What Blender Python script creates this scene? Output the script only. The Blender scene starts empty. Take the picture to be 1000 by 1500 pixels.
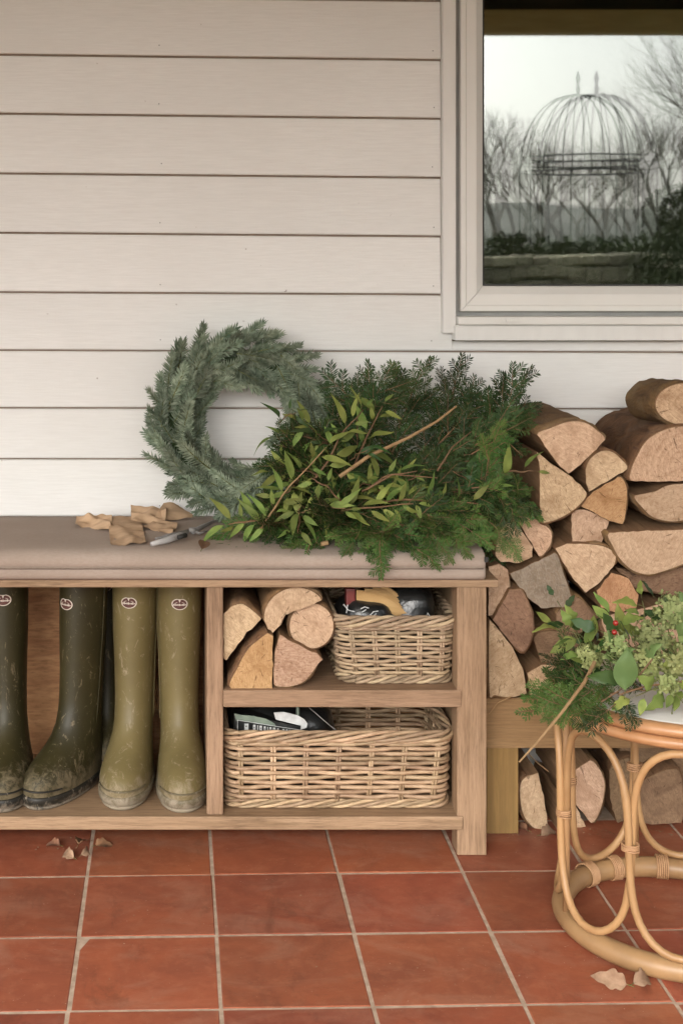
import bpy, bmesh, math, random
from mathutils import Vector, Matrix, noise
R = random.Random(7)
SC = bpy.context.scene
COL = SC.collection
F, CX, CY, H = 2074.0, 255.0, 367.0, 1.08       # lens in photo pixels, foot of the view axis, eye height

# ------------------------------------------------------------------ camera, sky, sun, exposure
cam = bpy.data.objects.new('camera', bpy.data.cameras.new('camera')); COL.objects.link(cam)
cam.location = (0, 0, H); cam.rotation_euler = (math.radians(90), 0, 0)
cam.data.sensor_width = 36; cam.data.lens = F/1500*36
cam.data.shift_x = (500-CX)/1500; cam.data.shift_y = -(750-CY)/1500
cam.data.clip_start = 0.05; cam.data.clip_end = 2000
SC.camera = cam
SUN_EL, SUN_AZ = 32, 200                        # sun behind the camera, a little to its left
w = bpy.data.worlds.new('World'); SC.world = w; w.use_nodes = True
nt = w.node_tree; nt.nodes.clear()
sky = nt.nodes.new('ShaderNodeTexSky'); sky.sky_type = 'NISHITA'; sky.sun_disc = False
sky.sun_elevation = math.radians(SUN_EL); sky.sun_rotation = math.radians(SUN_AZ)
sky.dust_density = 4.0; sky.air_density = 1.0
hs = nt.nodes.new('ShaderNodeHueSaturation'); hs.inputs['Saturation'].default_value = 0.22
bg = nt.nodes.new('ShaderNodeBackground'); bg.inputs[1].default_value = 0.12
wo = nt.nodes.new('ShaderNodeOutputWorld')
nt.links.new(sky.outputs[0], hs.inputs['Color']); nt.links.new(hs.outputs[0], bg.inputs[0]); nt.links.new(bg.outputs[0], wo.inputs[0])
sl = bpy.data.lights.new('sun', 'SUN'); sl.energy = 0.9; sl.angle = math.radians(35); sl.color = (1, .95, .88)
so = bpy.data.objects.new('sun', sl); COL.objects.link(so)
a_, e_ = math.radians(SUN_AZ), math.radians(SUN_EL)
sdir = Vector((math.sin(a_)*math.cos(e_), math.cos(a_)*math.cos(e_), math.sin(e_)))
so.rotation_euler = sdir.to_track_quat('Z', 'Y').to_euler(); so.location = sdir*50
SC.view_settings.view_transform = 'Standard'; SC.view_settings.look = 'None'
SC.view_settings.exposure = 1.72; SC.view_settings.gamma = 1; SC.view_settings.use_curve_mapping = False
SC.render.engine = 'CYCLES'; SC.cycles.use_denoising = True
SC.cycles.max_bounces = 8; SC.cycles.diffuse_bounces = 4; SC.cycles.transparent_max_bounces = 12
SC.cycles.caustics_reflective = False; SC.cycles.caustics_refractive = False

# ------------------------------------------------------------------ helpers
def P(px, py, d):
    return Vector(((px-CX)/F*d, d, H-(py-CY)/F*d))
def PZ(px, py, z):                               # the point seen at (px,py) that lies at height z
    return P(px, py, (H-z)*F/(py-CY))
def tag(o, label=None, cat=None, group=None, kind=None):
    if label: o['label'] = label
    if cat: o['category'] = cat
    if group: o['group'] = group
    if kind: o['kind'] = kind
    return o
def thing(name, label, cat, loc=(0, 0, 0), group=None):
    o = bpy.data.objects.new(name, None); COL.objects.link(o); o.location = loc; o.empty_display_size = .05
    return tag(o, label, cat, group)
def inst(name, mesh, parent=None, mw=None):
    o = bpy.data.objects.new(name, mesh); COL.objects.link(o)
    if parent is not None: o.parent = parent
    if mw is not None: o.matrix_basis = mw
    return o
def frame(pos, dr, up=Vector((0, 0, 1)), s=1.0, roll=0.0):
    x = Vector(dr).normalized(); u = Vector(up)
    y = u.cross(x)
    if y.length < 1e-4: y = Vector((0, 1, 0)).cross(x)
    y.normalize(); z = x.cross(y)
    if roll: q = Matrix.Rotation(roll, 3, x); y = q @ y; z = q @ z
    m = Matrix((x, y, z)).transposed().to_4x4()
    return Matrix.Translation(pos) @ m @ Matrix.Scale(s, 4)
class MB:
    def __init__(s): s.v = []; s.f = []; s.m = []; s.uv = None
    def quad(s, a, b, c, d, mi=0):
        n = len(s.v); s.v += [Vector(a), Vector(b), Vector(c), Vector(d)]; s.f.append((n, n+1, n+2, n+3)); s.m.append(mi)
    def tri(s, a, b, c, mi=0):
        n = len(s.v); s.v += [Vector(a), Vector(b), Vector(c)]; s.f.append((n, n+1, n+2)); s.m.append(mi)
    def hexa(s, p, mi=0):                        # 8 corners, bottom 4 then top 4
        n = len(s.v); s.v += [Vector(q) for q in p]
        for f in ((0, 3, 2, 1), (4, 5, 6, 7), (0, 1, 5, 4), (1, 2, 6, 5), (2, 3, 7, 6), (3, 0, 4, 7)):
            s.f.append(tuple(n+i for i in f)); s.m.append(mi)
    def box(s, x0, x1, y0, y1, z0, z1, b=0.0, mi=0):
        if b <= 0:
            return s.hexa([(x0, y0, z0), (x1, y0, z0), (x1, y1, z0), (x0, y1, z0), (x0, y0, z1), (x1, y0, z1), (x1, y1, z1), (x0, y1, z1)], mi)
        bm = bmesh.new(); bmesh.ops.create_cube(bm, size=1)
        for v in bm.verts: v.co = Vector(((x0+x1)/2+v.co.x*(x1-x0), (y0+y1)/2+v.co.y*(y1-y0), (z0+z1)/2+v.co.z*(z1-z0)))
        bmesh.ops.bevel(bm, geom=list(bm.edges), offset=b, segments=2, affect='EDGES', profile=.6)
        n = len(s.v); bm.verts.index_update(); s.v += [v.co.copy() for v in bm.verts]
        for f in bm.faces: s.f.append(tuple(n+v.index for v in f.verts)); s.m.append(mi)
        bm.free()
    def tube(s, pts, r, sides=6, cap=True, mi=0, closed=False):
        pts = [Vector(p) for p in pts]; N = len(pts)
        if not hasattr(r, '__len__'): r = [r]*N
        n0 = len(s.v); t0 = None; u = None
        for i, p in enumerate(pts):
            if closed: t = pts[(i+1) % N]-pts[i-1]
            else: t = pts[min(i+1, N-1)]-pts[max(i-1, 0)]
            if t.length < 1e-9: t = Vector((0, 0, 1))
            t.normalize()
            if u is None: u = t.orthogonal().normalized() if abs(t.z) > .95 else t.cross(Vector((0, 0, 1))).normalized()
            u = (u-t*u.dot(t))
            if u.length < 1e-6: u = t.orthogonal()
            u.normalize(); w_ = t.cross(u)
            for k in range(sides):
                a = 2*math.pi*k/sides
                s.v.append(p+(u*math.cos(a)+w_*math.sin(a))*r[i])
        rng = N if closed else N-1
        for i in range(rng):
            j = (i+1) % N
            for k in range(sides):
                k2 = (k+1) % sides
                s.f.append((n0+i*sides+k, n0+i*sides+k2, n0+j*sides+k2, n0+j*sides+k)); s.m.append(mi)
        if cap and not closed:
            s.f.append(tuple(n0+k for k in reversed(range(sides)))); s.m.append(mi)
            s.f.append(tuple(n0+(N-1)*sides+k for k in range(sides))); s.m.append(mi)
    def loft(s, rings, cap0=True, cap1=True, mi=0, closed=True):
        n0 = len(s.v); K = len(rings[0])
        for rg in rings: s.v += [Vector(p) for p in rg]
        for i in range(len(rings)-1):
            for k in range(K if closed else K-1):
                k2 = (k+1) % K
                s.f.append((n0+i*K+k, n0+i*K+k2, n0+(i+1)*K+k2, n0+(i+1)*K+k)); s.m.append(mi)
        if cap0: s.f.append(tuple(n0+k for k in reversed(range(K)))); s.m.append(mi)
        if cap1: s.f.append(tuple(n0+(len(rings)-1)*K+k for k in range(K))); s.m.append(mi)
    def grid(s, fn, nu, nv, mi=0):
        n0 = len(s.v)
        for j in range(nv+1):
            for i in range(nu+1): s.v.append(Vector(fn(i/nu, j/nv)))
        for j in range(nv):
            for i in range(nu):
                a = n0+j*(nu+1)+i; s.f.append((a, a+1, a+nu+2, a+nu+1)); s.m.append(mi)
    def mesh(s, name, mats, off=Vector((0, 0, 0)), smooth=False, fix=False):
        me = bpy.data.meshes.new(name)
        me.from_pydata([tuple(v-off) for v in s.v], [], s.f)
        if not isinstance(mats, (list, tuple)): mats = [mats]
        for m_ in mats: me.materials.append(m_)
        me.polygons.foreach_set('material_index', s.m)
        if s.uv:
            ul = me.uv_layers.new(name='UVMap')
            for lp in me.loops: ul.data[lp.index].uv = s.uv(s.v[lp.vertex_index])
        if fix:
            bm = bmesh.new(); bm.from_mesh(me); bmesh.ops.recalc_face_normals(bm, faces=bm.faces); bm.to_mesh(me); bm.free()
        if smooth: me.polygons.foreach_set('use_smooth', [True]*len(me.polygons))
        me.update(); return me
    def build(s, name, mats, parent=None, smooth=False, fix=False, loc=None):
        off = Vector(loc) if loc is not None else (parent.location.copy() if parent is not None else Vector((0, 0, 0)))
        if parent is not None and parent.parent is not None: off = off+parent.parent.location
        o = inst(name, s.mesh(name, mats, off, smooth, fix), parent)
        if loc is not None and parent is None: o.location = loc
        return o
def lerp(a, b, t): return a+(b-a)*t
def interp(keys, x):
    if x <= keys[0][0]: return keys[0][1:]
    for a, b in zip(keys, keys[1:]):
        if x <= b[0]:
            t = (x-a[0])/(b[0]-a[0]); t = t*t*(3-2*t)*.35+t*.65
            return [lerp(p, q, t) for p, q in zip(a[1:], b[1:])]
    return keys[-1][1:]

# ------------------------------------------------------------------ materials
MT = {}
class NT:
    def __init__(s, name):
        s.mat = bpy.data.materials.new(name); s.mat.use_nodes = True; s.t = s.mat.node_tree; s.t.nodes.clear()
        s.out = s.n('ShaderNodeOutputMaterial'); s.b = s.n('ShaderNodeBsdfPrincipled'); s.l(s.b.outputs[0], s.out.inputs[0]); MT[name] = s.mat
    def n(s, k, **kw):
        x = s.t.nodes.new(k)
        for a, v in kw.items(): setattr(x, a, v)
        return x
    def l(s, a, b): s.t.links.new(a, b)
    def vec(s, scale=(1, 1, 1), coord='Object', jitter=True):
        c = s.n('ShaderNodeTexCoord'); m = s.n('ShaderNodeMapping'); m.inputs['Scale'].default_value = scale
        src = c.outputs[coord]
        if jitter:
            oi = s.n('ShaderNodeObjectInfo'); mu = s.n('ShaderNodeMath', operation='MULTIPLY'); mu.inputs[1].default_value = 37.0
            s.l(oi.outputs['Random'], mu.inputs[0]); ad = s.n('ShaderNodeVectorMath', operation='ADD'); s.l(src, ad.inputs[0]); s.l(mu.outputs[0], ad.inputs[1]); src = ad.outputs[0]
        s.l(src, m.inputs['Vector']); return m.outputs[0]
    def noise(s, v, scale, detail=4, rough=.55, dist=0):
        x = s.n('ShaderNodeTexNoise'); s.l(v, x.inputs['Vector']); x.inputs['Scale'].default_value = scale
        x.inputs['Detail'].default_value = detail; x.inputs['Roughness'].default_value = rough; x.inputs['Distortion'].default_value = dist
        return x.outputs['Fac']
    def ramp(s, f, stops):
        r = s.n('ShaderNodeValToRGB'); s.l(f, r.inputs[0]); e = r.color_ramp.elements
        while len(e) < len(stops): e.new(.5)
        for x, (p, c) in zip(e, stops):
            x.position = p; x.color = (c[0], c[1], c[2], 1) if hasattr(c, '__len__') else (c, c, c, 1)
        return r.outputs[0]
    def mix(s, f, a, b, mode='MIX'):
        m = s.n('ShaderNodeMix', data_type='RGBA', blend_type=mode)
        for sock, v in ((m.inputs[0], f), (m.inputs[6], a), (m.inputs[7], b)):
            if hasattr(v, 'links'): s.l(v, sock)
            elif hasattr(v, '__len__'): sock.default_value = (v[0], v[1], v[2], 1)
            else: sock.default_value = v
        return m.outputs[2]
    def vary(s, col, val=.2, hue=.0, sat=.0):    # per-object colour variation
        oi = s.n('ShaderNodeObjectInfo'); h = s.n('ShaderNodeHueSaturation')
        mr = s.n('ShaderNodeMapRange'); mr.inputs[3].default_value = 1-val; mr.inputs[4].default_value = 1+val
        s.l(oi.outputs['Random'], mr.inputs[0]); s.l(mr.outputs[0], h.inputs['Value']); s.l(col, h.inputs['Color'])
        if hue:
            fr = s.n('ShaderNodeMath', operation='MULTIPLY'); fr.inputs[1].default_value = 7.31; s.l(oi.outputs['Random'], fr.inputs[0])
            f2 = s.n('ShaderNodeMath', operation='FRACT'); s.l(fr.outputs[0], f2.inputs[0])
            m2 = s.n('ShaderNodeMapRange'); m2.inputs[3].default_value = .5-hue; m2.inputs[4].default_value = .5+hue
            s.l(f2.outputs[0], m2.inputs[0]); s.l(m2.outputs[0], h.inputs['Hue'])
        return h.outputs[0]
    def bump(s, f, strength=.3, dist=.002):
        b = s.n('ShaderNodeBump'); b.inputs['Strength'].default_value = strength; b.inputs['Distance'].default_value = dist
        s.l(f, b.inputs['Height'])
        prev = s.b.inputs['Normal'].links
        if prev: s.l(prev[0].from_socket, b.inputs['Normal'])
        s.l(b.outputs[0], s.b.inputs['Normal'])
    def fin(s, col, rough=.6, spec=.4):
        if hasattr(col, 'links'): s.l(col, s.b.inputs['Base Color'])
        else: s.b.inputs['Base Color'].default_value = (*col, 1)
        if hasattr(rough, 'links'): s.l(rough, s.b.inputs['Roughness'])
        else: s.b.inputs['Roughness'].default_value = rough
        s.b.inputs['Specular IOR Level'].default_value = spec
        return s.mat
def simple(name, c1, c2, scale=30, stretch=(1, 1, 1), rough=.6, spec=.4, val=.12, hue=0, bump=.2, bd=.001, detail=5):
    t = NT(name); v = t.vec(stretch); f = t.noise(v, scale, detail)
    col = t.mix(t.ramp(f, [(.32, 0), (.68, 1)]), c1, c2)
    if val: col = t.vary(col, val, hue)
    if bump: t.bump(f, bump, bd)
    return t.fin(col, rough, spec)
def wood(name, stretch, c1, c2, c3, knots=False, val=.08, rough=.62):
    t = NT(name); v = t.vec(stretch)
    g = t.noise(v, 6, 6, .6, .6); g2 = t.noise(v, 28, 5, .7)
    big = t.noise(t.vec((1, 1, 1)), 5, 3)
    col = t.mix(t.ramp(g, [(.35, 0), (.62, 1)]), c1, c2)
    col = t.mix(t.ramp(g2, [(.45, 0), (.68, .75)]), col, c3)
    col = t.mix(t.ramp(big, [(.35, .0), (.75, .45)]), col, tuple(x*1.25 for x in c1))
    col = t.vary(col, val, .006)
    t.bump(g2, .35, .0008); return t.fin(col, rough, .3)
OAK1, OAK2, OAK3 = (.335, .222, .135), (.225, .142, .080), (.11, .064, .035)
wood('oak_x', (.9, 14, 14), OAK1, OAK2, OAK3)
wood('oak_z', (14, 14, .9), tuple(x*1.02 for x in OAK1), OAK2, OAK3)
wood('plywood', (1.4, 8, 7), (.38, .21, .09), (.22, .105, .042), (.12, .055, .022))
wood('treated_x', (.9, 16, 16), (.31, .20, .09), (.23, .14, .06), (.15, .09, .035))
wood('treated_z', (16, 16, .9), (.25, .158, .052), (.17, .105, .036), (.13, .09, .028))
# painted weatherboard: faint vertical-and-horizontal wood grain through the paint
t = NT('board_paint'); v = t.vec((2, 8, 30)); g = t.noise(v, 10, 6, .65); g2 = t.noise(t.vec((18, 8, 2)), 16, 4, .7); bg_ = t.noise(t.vec(), 3.5, 3)
c = t.mix(t.ramp(g, [(.3, 0), (.7, 1)]), (.765, .757, .735), (.69, .68, .656))
c = t.mix(t.ramp(bg_, [(.4, 0), (.75, .5)]), c, (.66, .648, .622))
sp = t.noise(t.vec(), 60, 2); c = t.mix(t.ramp(sp, [(.76, 0), (.80, .6)]), c, (.22, .16, .12))
t.bump(g, .35, .0012); t.bump(g2, .25, .0006); t.fin(t.vary(c, .025), .62, .3)
simple('groove', (.34, .26, .21), (.26, .20, .16), 40, rough=.9, val=0)
simple('trim_paint', (.72, .71, .685), (.66, .65, .625), 14, (2, 2, .5), .5, .35, 0, 0, .1)
simple('upvc', (.70, .69, .655), (.66, .65, .615), 8, (1, 1, 1), .38, .45, 0, 0, .03)
simple('gasket', (.33, .33, .31), (.27, .27, .26), 30, rough=.7, val=0)
simple('black_gasket', (.02, .02, .018), (.03, .028, .025), 30, rough=.6, val=0)
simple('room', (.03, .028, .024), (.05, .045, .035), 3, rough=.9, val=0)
# window glass: a coated pane that mirrors part of the light and lets the rest into the dark room
def glass(name, fac, rough=0.0):
    m = bpy.data.materials.new(name); m.use_nodes = True; T = m.node_tree; T.nodes.clear()
    o = T.nodes.new('ShaderNodeOutputMaterial'); mx = T.nodes.new('ShaderNodeMixShader'); tr = T.nodes.new('ShaderNodeBsdfTransparent'); gl = T.nodes.new('ShaderNodeBsdfGlossy')
    gl.inputs['Roughness'].default_value = rough; mx.inputs[0].default_value = fac; tr.inputs[0].default_value = (.9, .93, .9, 1)
    gl.inputs['Color'].default_value = (.96, .97, .95, 1)
    T.links.new(tr.outputs[0], mx.inputs[1]); T.links.new(gl.outputs[0], mx.inputs[2]); T.links.new(mx.outputs[0], o.inputs[0]); MT[name] = m
glass('pane_front', .13, .015); glass('pane_back', .24, .018)
# terracotta floor tiles
t = NT('terracotta'); v = t.vec(); a = t.noise(v, 7, 5, .6, .8); b = t.noise(v, 45, 5, .65); sc_ = t.noise(t.vec((1, 5, 1)), 22, 6, .7, 2.0)
c = t.mix(t.ramp(a, [(.3, 0), (.72, 1)]), (.33, .094, .046), (.215, .064, .035))
c = t.mix(t.ramp(b, [(.5, 0), (.8, .45)]), c, (.42, .17, .095))
c = t.mix(t.ramp(sc_, [(.56, 0), (.70, .5)]), c, (.17, .05, .028))
dz_ = t.noise(t.vec((1, 2, 1)), 4.5, 7, .7, 1.2); c = t.mix(t.ramp(dz_, [(.5, 0), (.68, .38)]), c, (.36, .20, .135)); dk_ = t.noise(t.vec((2, 1, 1)), 6, 7, .72, .6); c = t.mix(t.ramp(dk_, [(.55, 0), (.68, .5)]), c, (.13, .045, .026))
s2 = t.noise(t.vec((3, 3, 3)), 70, 2); c = t.mix(t.ramp(s2, [(.735, 0), (.75, .7)]), c, (.50, .36, .27))
t.bump(b, .25, .0012); t.bump(a, .3, .003)
t.fin(t.vary(c, .15, .006), t.ramp(a, [(.3, .36), (.7, .55)]), .4)
simple('grout', (.50, .385, .29), (.34, .25, .18), 60, rough=.95, val=0, bump=.5)
simple('grass', (.05, .075, .02), (.09, .085, .035), 2.2, rough=.9, val=0)
simple('beam_green', (.55, .47, .25), (.42, .36, .17), 8, (1, 6, 6), .8, .2, 0)
simple('soffit', (.62, .56, .49), (.54, .49, .42), 6, (1, 8, 8), .75, .25, .04)
# cushion linen
t = NT('linen'); wv = t.n('ShaderNodeTexWave', wave_type='BANDS', bands_direction='X'); wv.inputs['Scale'].default_value = 260; wv.inputs['Distortion'].default_value = 1.5; t.l(t.vec(), wv.inputs['Vector'])
w2 = t.n('ShaderNodeTexWave', wave_type='BANDS', bands_direction='DIAGONAL'); w2.inputs['Scale'].default_value = 210; w2.inputs['Distortion'].default_value = 1.5; t.l(t.vec((.01, 1, 1)), w2.inputs['Vector'])
f = t.noise(t.vec(), 6, 4); f2 = t.noise(t.vec((1, 3, 3)), 130, 3)
c = t.mix(t.ramp(f, [(.3, 0), (.7, 1)]), (.37, .305, .255), (.31, .25, .205)); c = t.mix(t.ramp(f2, [(.35, .0), (.7, .35)]), c, (.26, .19, .145))
t.bump(wv.outputs['Fac'], .12, .0006); t.bump(w2.outputs['Fac'], .12, .0006); t.bump(f2, .3, .0008); t.fin(c, .92, .15)
simple('seam', (.20, .15, .115), (.15, .11, .085), 90, rough=.95, val=0)
# logs: end grain (rings about the pith through the UV map), split side, bark
def endgrain(name, c1, c2, c3, ring=.3):
    t = NT(name); co = t.n('ShaderNodeTexCoord'); uv = co.outputs['UV']; n = t.noise(uv, 26, 5, .65)
    wv = t.n('ShaderNodeTexWave', wave_type='RINGS', rings_direction='Z', wave_profile='SAW'); wv.inputs['Scale'].default_value = 30; wv.inputs['Distortion'].default_value = 1.5; wv.inputs['Detail'].default_value = 3; wv.inputs['Detail Scale'].default_value = 2
    t.l(uv, wv.inputs['Vector'])
    rot = t.n('ShaderNodeMapping'); rot.inputs['Rotation'].default_value = (0, 0, 0); rot.inputs['Scale'].default_value = (9, 2, 55); oi = t.n('ShaderNodeObjectInfo'); tc = t.n('ShaderNodeTexCoord')
    cx = t.n('ShaderNodeCombineXYZ'); mu = t.n('ShaderNodeMath', operation='MULTIPLY'); mu.inputs[1].default_value = 3.1; t.l(oi.outputs['Random'], mu.inputs[0]); t.l(mu.outputs[0], cx.inputs[1])
    rt = t.n('ShaderNodeVectorRotate', rotation_type='EULER_XYZ'); t.l(tc.outputs['Object'], rt.inputs['Vector']); t.l(cx.outputs[0], rt.inputs['Rotation']); t.l(rt.outputs[0], rot.inputs['Vector'])
    sw = t.noise(rot.outputs[0], 9, 6, .75); big = t.noise(t.vec(), 17, 5, .65, .8); fine = t.noise(t.vec(), 210, 4, .7)
    # drying cracks that run out from the pith: stretched noise over the polar angle
    sx = t.n('ShaderNodeSeparateXYZ'); t.l(uv, sx.inputs[0]); at = t.n('ShaderNodeMath', operation='ARCTAN2'); t.l(sx.outputs[0], at.inputs[0]); t.l(sx.outputs[1], at.inputs[1])
    ln = t.n('ShaderNodeVectorMath', operation='LENGTH'); t.l(uv, ln.inputs[0]); cc = t.n('ShaderNodeCombineXYZ'); t.l(at.outputs[0], cc.inputs[0]); ml = t.n('ShaderNodeMath', operation='MULTIPLY'); ml.inputs[1].default_value = 6; t.l(ln.outputs['Value'], ml.inputs[0]); t.l(ml.outputs[0], cc.inputs[1]); m3 = t.n('ShaderNodeMath', operation='MULTIPLY'); m3.inputs[1].default_value = 50; t.l(oi.outputs['Random'], m3.inputs[0]); t.l(m3.outputs[0], cc.inputs[2])
    cr = t.ramp(t.noise(cc.outputs[0], 5.5, 3, .6), [(.635, 0), (.665, .7)])
    c = t.mix(t.ramp(wv.outputs['Fac'], [(.0, .0), (.95, ring*1.15)]), c1, tuple((x+y)/2 for x, y in zip(c2, c3)))
    c = t.mix(t.ramp(n, [(.35, 0), (.7, .7)]), c, c2); c = t.mix(t.ramp(sw, [(.46, 0), (.64, .6)]), c, c3)
    c = t.mix(t.ramp(big, [(.50, 0), (.66, .7)]), c, c3); c = t.mix(t.ramp(fine, [(.5, 0), (.66, .55)]), c, c3); c = t.mix(cr, c, tuple(x*.45 for x in c3))
    t.bump(sw, .7, .002); t.bump(wv.outputs['Fac'], .2, .0006); t.bump(fine, .5, .0012)
    t.fin(t.vary(c, .13, .010), .88, .15)
endgrain('end_pale', (.60, .44, .295), (.50, .35, .225), (.30, .19, .11), .45)
endgrain('end_pink', (.60, .43, .29), (.48, .325, .205), (.24, .135, .075), .45)
endgrain('end_orange', (.54, .33, .18), (.42, .24, .12), (.28, .135, .06), .2)
endgrain('end_brown', (.30, .195, .12), (.22, .135, .08), (.13, .078, .048))
endgrain('end_grey', (.26, .195, .135), (.12, .085, .058), (.34, .285, .22), .6)
def splitmat(name, c1, c2, c3):
    t = NT(name); g = t.noise(t.vec((24, 1.6, 24)), 5, 6, .65, .5); c = t.mix(t.ramp(g, [(.3, 0), (.7, 1)]), c1, c2)
    c = t.mix(t.ramp(t.noise(t.vec(), 12, 4), [(.5, 0), (.8, .6)]), c, c3); t.bump(g, .7, .003); t.fin(t.vary(c, .1), .85, .2)
splitmat('split', (.30, .18, .098), (.19, .11, .058), (.11, .065, .036))
t = NT('bark'); v = t.vec((1, .45, 1)); vo = t.n('ShaderNodeTexVoronoi', feature='DISTANCE_TO_EDGE'); vo.inputs['Scale'].default_value = 75; t.l(v, vo.inputs['Vector'])
n1 = t.noise(v, 30, 6, .7, 1); c = t.mix(t.ramp(n1, [(.3, 0), (.7, 1)]), (.24, .135, .062), (.085, .05, .03)); c = t.mix(t.ramp(t.noise(t.vec(), 14, 5), [(.5, 0), (.75, .6)]), c, (.27, .20, .13))
t.bump(n1, 1.0, .007); t.bump(vo.outputs['Distance'], .5, .002); t.fin(t.vary(c, .18, .01), .9, .2)
# boots
def rubber(name, c1, c2, mud, mudz):
    t = NT(name); v = t.vec(); n = t.noise(v, 9, 5, .6); sm = t.noise(v, 52, 8, .8, .7)
    c = t.mix(t.ramp(n, [(.3, 0), (.7, 1)]), c1, c2)
    co = t.n('ShaderNodeTexCoord'); sx = t.n('ShaderNodeSeparateXYZ'); t.l(co.outputs['Object'], sx.inputs[0])
    mr = t.n('ShaderNodeMapRange'); mr.inputs[1].default_value = mudz; mr.inputs[2].default_value = 0.0; mr.inputs[3].default_value = -.17; mr.inputs[4].default_value = .26; t.l(sx.outputs['Z'], mr.inputs[0])
    ad = t.n('ShaderNodeMath', operation='ADD'); t.l(sm, ad.inputs[0]); t.l(mr.outputs[0], ad.inputs[1])
    m = t.ramp(ad.outputs[0], [(.53, 0), (.68, .8)])
    scr = t.noise(t.vec((2, 2, 1)), 22, 8, .75, 2.2); sr = t.ramp(scr, [(.575, 0), (.63, .8)])
    c = t.mix(sr, c, mud); c = t.mix(m, c, mud)
    t.bump(sm, .25, .0012); t.bump(m, .3, .001)
    t.fin(c, t.mix(m, (.48,)*3, (.88,)*3), .32)
rubber('rubber_olive', (.160, .126, .052), (.118, .092, .037), (.28, .228, .15), .09)
rubber('rubber_dark', (.036, .030, .010), (.021, .018, .006), (.15, .12, .07), .12)
rubber('sole_olive', (.15, .125, .075), (.09, .072, .04), (.29, .245, .18), .06)
rubber('sole_dark', (.022, .020, .015), (.015, .014, .011), (.24, .20, .15), .03)
simple('badge_white', (.62, .56, .48), (.55, .49, .42), 200, val=0, rough=.6)
simple('badge_red', (.10, .035, .025), (.07, .025, .02), 200, val=0, rough=.6)
simple('wicker', (.48, .345, .215), (.27, .175, .10), 30, (1, 1, 1), .55, .35, .28, .008, .3, .0006)
simple('wicker_dull', (.42, .315, .205), (.24, .17, .105), 30, (1, 1, 1), .6, .3, .28, .008, .3, .0006)
t = NT('rattan'); n = t.noise(t.vec((1, 1, 1)), 9, 4, .6); n2 = t.noise(t.vec((1, 1, .2)), 60, 4, .6)
c = t.mix(t.ramp(n, [(.3, 0), (.7, 1)]), (.43, .25, .12), (.28, .15, .068)); c = t.mix(t.ramp(n2, [(.5, 0), (.8, .5)]), c, (.27, .12, .04)); t.bump(n2, .2, .0006); t.fin(t.vary(c, .1, .006), .45, .4)
t = NT('rattan_rim'); n = t.noise(t.vec(), 12, 4, .6); c = t.mix(t.ramp(n, [(.3, 0), (.7, 1)]), (.50, .27, .13), (.36, .175, .075)); t.bump(t.noise(t.vec(), 60, 4), .2, .0006); t.fin(c, .38, .5)
t = NT('rattan_base'); n = t.noise(t.vec(), 10, 4, .6); c = t.mix(t.ramp(n, [(.3, 0), (.7, 1)]), (.37, .225, .105), (.24, .14, .065)); c = t.mix(t.ramp(t.noise(t.vec(), 40, 5), [(.55, 0), (.8, .5)]), c, (.25, .16, .09)); t.fin(c, .42, .4)
simple('binding', (.46, .27, .14), (.33, .185, .09), 60, rough=.6, val=0)
simple('table_white', (.60, .58, .54), (.50, .48, .44), 10, rough=.5, val=0, bump=.05)
simple('plastic_black', (.008, .009, .009), (.02, .021, .02), 25, rough=.28, spec=.6, val=0, bump=.8, bd=.006)
simple('print_white', (.55, .56, .55), (.42, .43, .42), 80, rough=.5, val=0)
simple('print_green', (.22, .27, .21), (.15, .19, .15), 60, rough=.4, val=0)
simple('print_red', (.16, .03, .025), (.12, .02, .02), 60, rough=.4, val=0)
simple('veneer', (.50, .32, .14), (.40, .24, .095), 12, (1, 5, 5), rough=.6, val=.1)
simple('kraft', (.50, .345, .22), (.41, .275, .165), 25, (1, 3, 1), rough=.85, spec=.15, val=.08, bump=.4, bd=.0015)
simple('steel', (.25, .24, .23), (.15, .14, .13), 40, rough=.38, spec=.6, val=0)
simple('grip', (.42, .41, .40), (.34, .33, .32), 40, rough=.5, val=0)
simple('deadleaf', (.20, .10, .05), (.10, .05, .028), 40, rough=.8, val=.25, hue=.01, bump=.5, bd=.002)
simple('deadleaf_pale', (.31, .20, .125), (.18, .105, .062), 40, rough=.8, val=.15, bump=.5, bd=.002)
def leafmat(name, c1, c2, rough=.42, val=.22, hue=.018, trans=.22, scale=25):
    t = NT(name); f = t.noise(t.vec(), scale, 4); c = t.vary(t.mix(t.ramp(f, [(.3, 0), (.7, 1)]), c1, c2), val, hue)
    t.fin(c, rough+.1, .22); t.bump(f, .3, .001)
    tr = t.n('ShaderNodeBsdfTranslucent'); t.l(c, tr.inputs[0]); mx = t.n('ShaderNodeMixShader'); mx.inputs[0].default_value = trans
    t.l(t.b.outputs[0], mx.inputs[1]); t.l(tr.outputs[0], mx.inputs[2]); t.l(mx.outputs[0], t.out.inputs[0])
leafmat('fir_blue', (.31, .36, .265), (.07, .105, .062), .5, .42, .02, .10, 75)
leafmat('yew_dark', (.050, .090, .024), (.018, .038, .011), .42, .5, .025, .12)
leafmat('fir_green', (.085, .160, .034), (.045, .092, .020), .45, .3, .02, .15)
leafmat('leaf_green', (.24, .29, .075), (.12, .175, .04), .47, .32, .03, .25)
leafmat('leaf_deep', (.045, .085, .022), (.028, .058, .016), .33, .35, .02, .15)
leafmat('leaf_bract', (.33, .37, .16), (.20, .25, .09), .5, .25, .02, .3)
leafmat('leaf_pale', (.19, .265, .095), (.13, .20, .065), .45, .2, .02, .25)
simple('twig', (.20, .115, .055), (.12, .065, .035), 60, rough=.75, val=.2)
simple('twig_tan', (.36, .235, .115), (.25, .15, .07), 60, rough=.7, val=.1)
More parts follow.
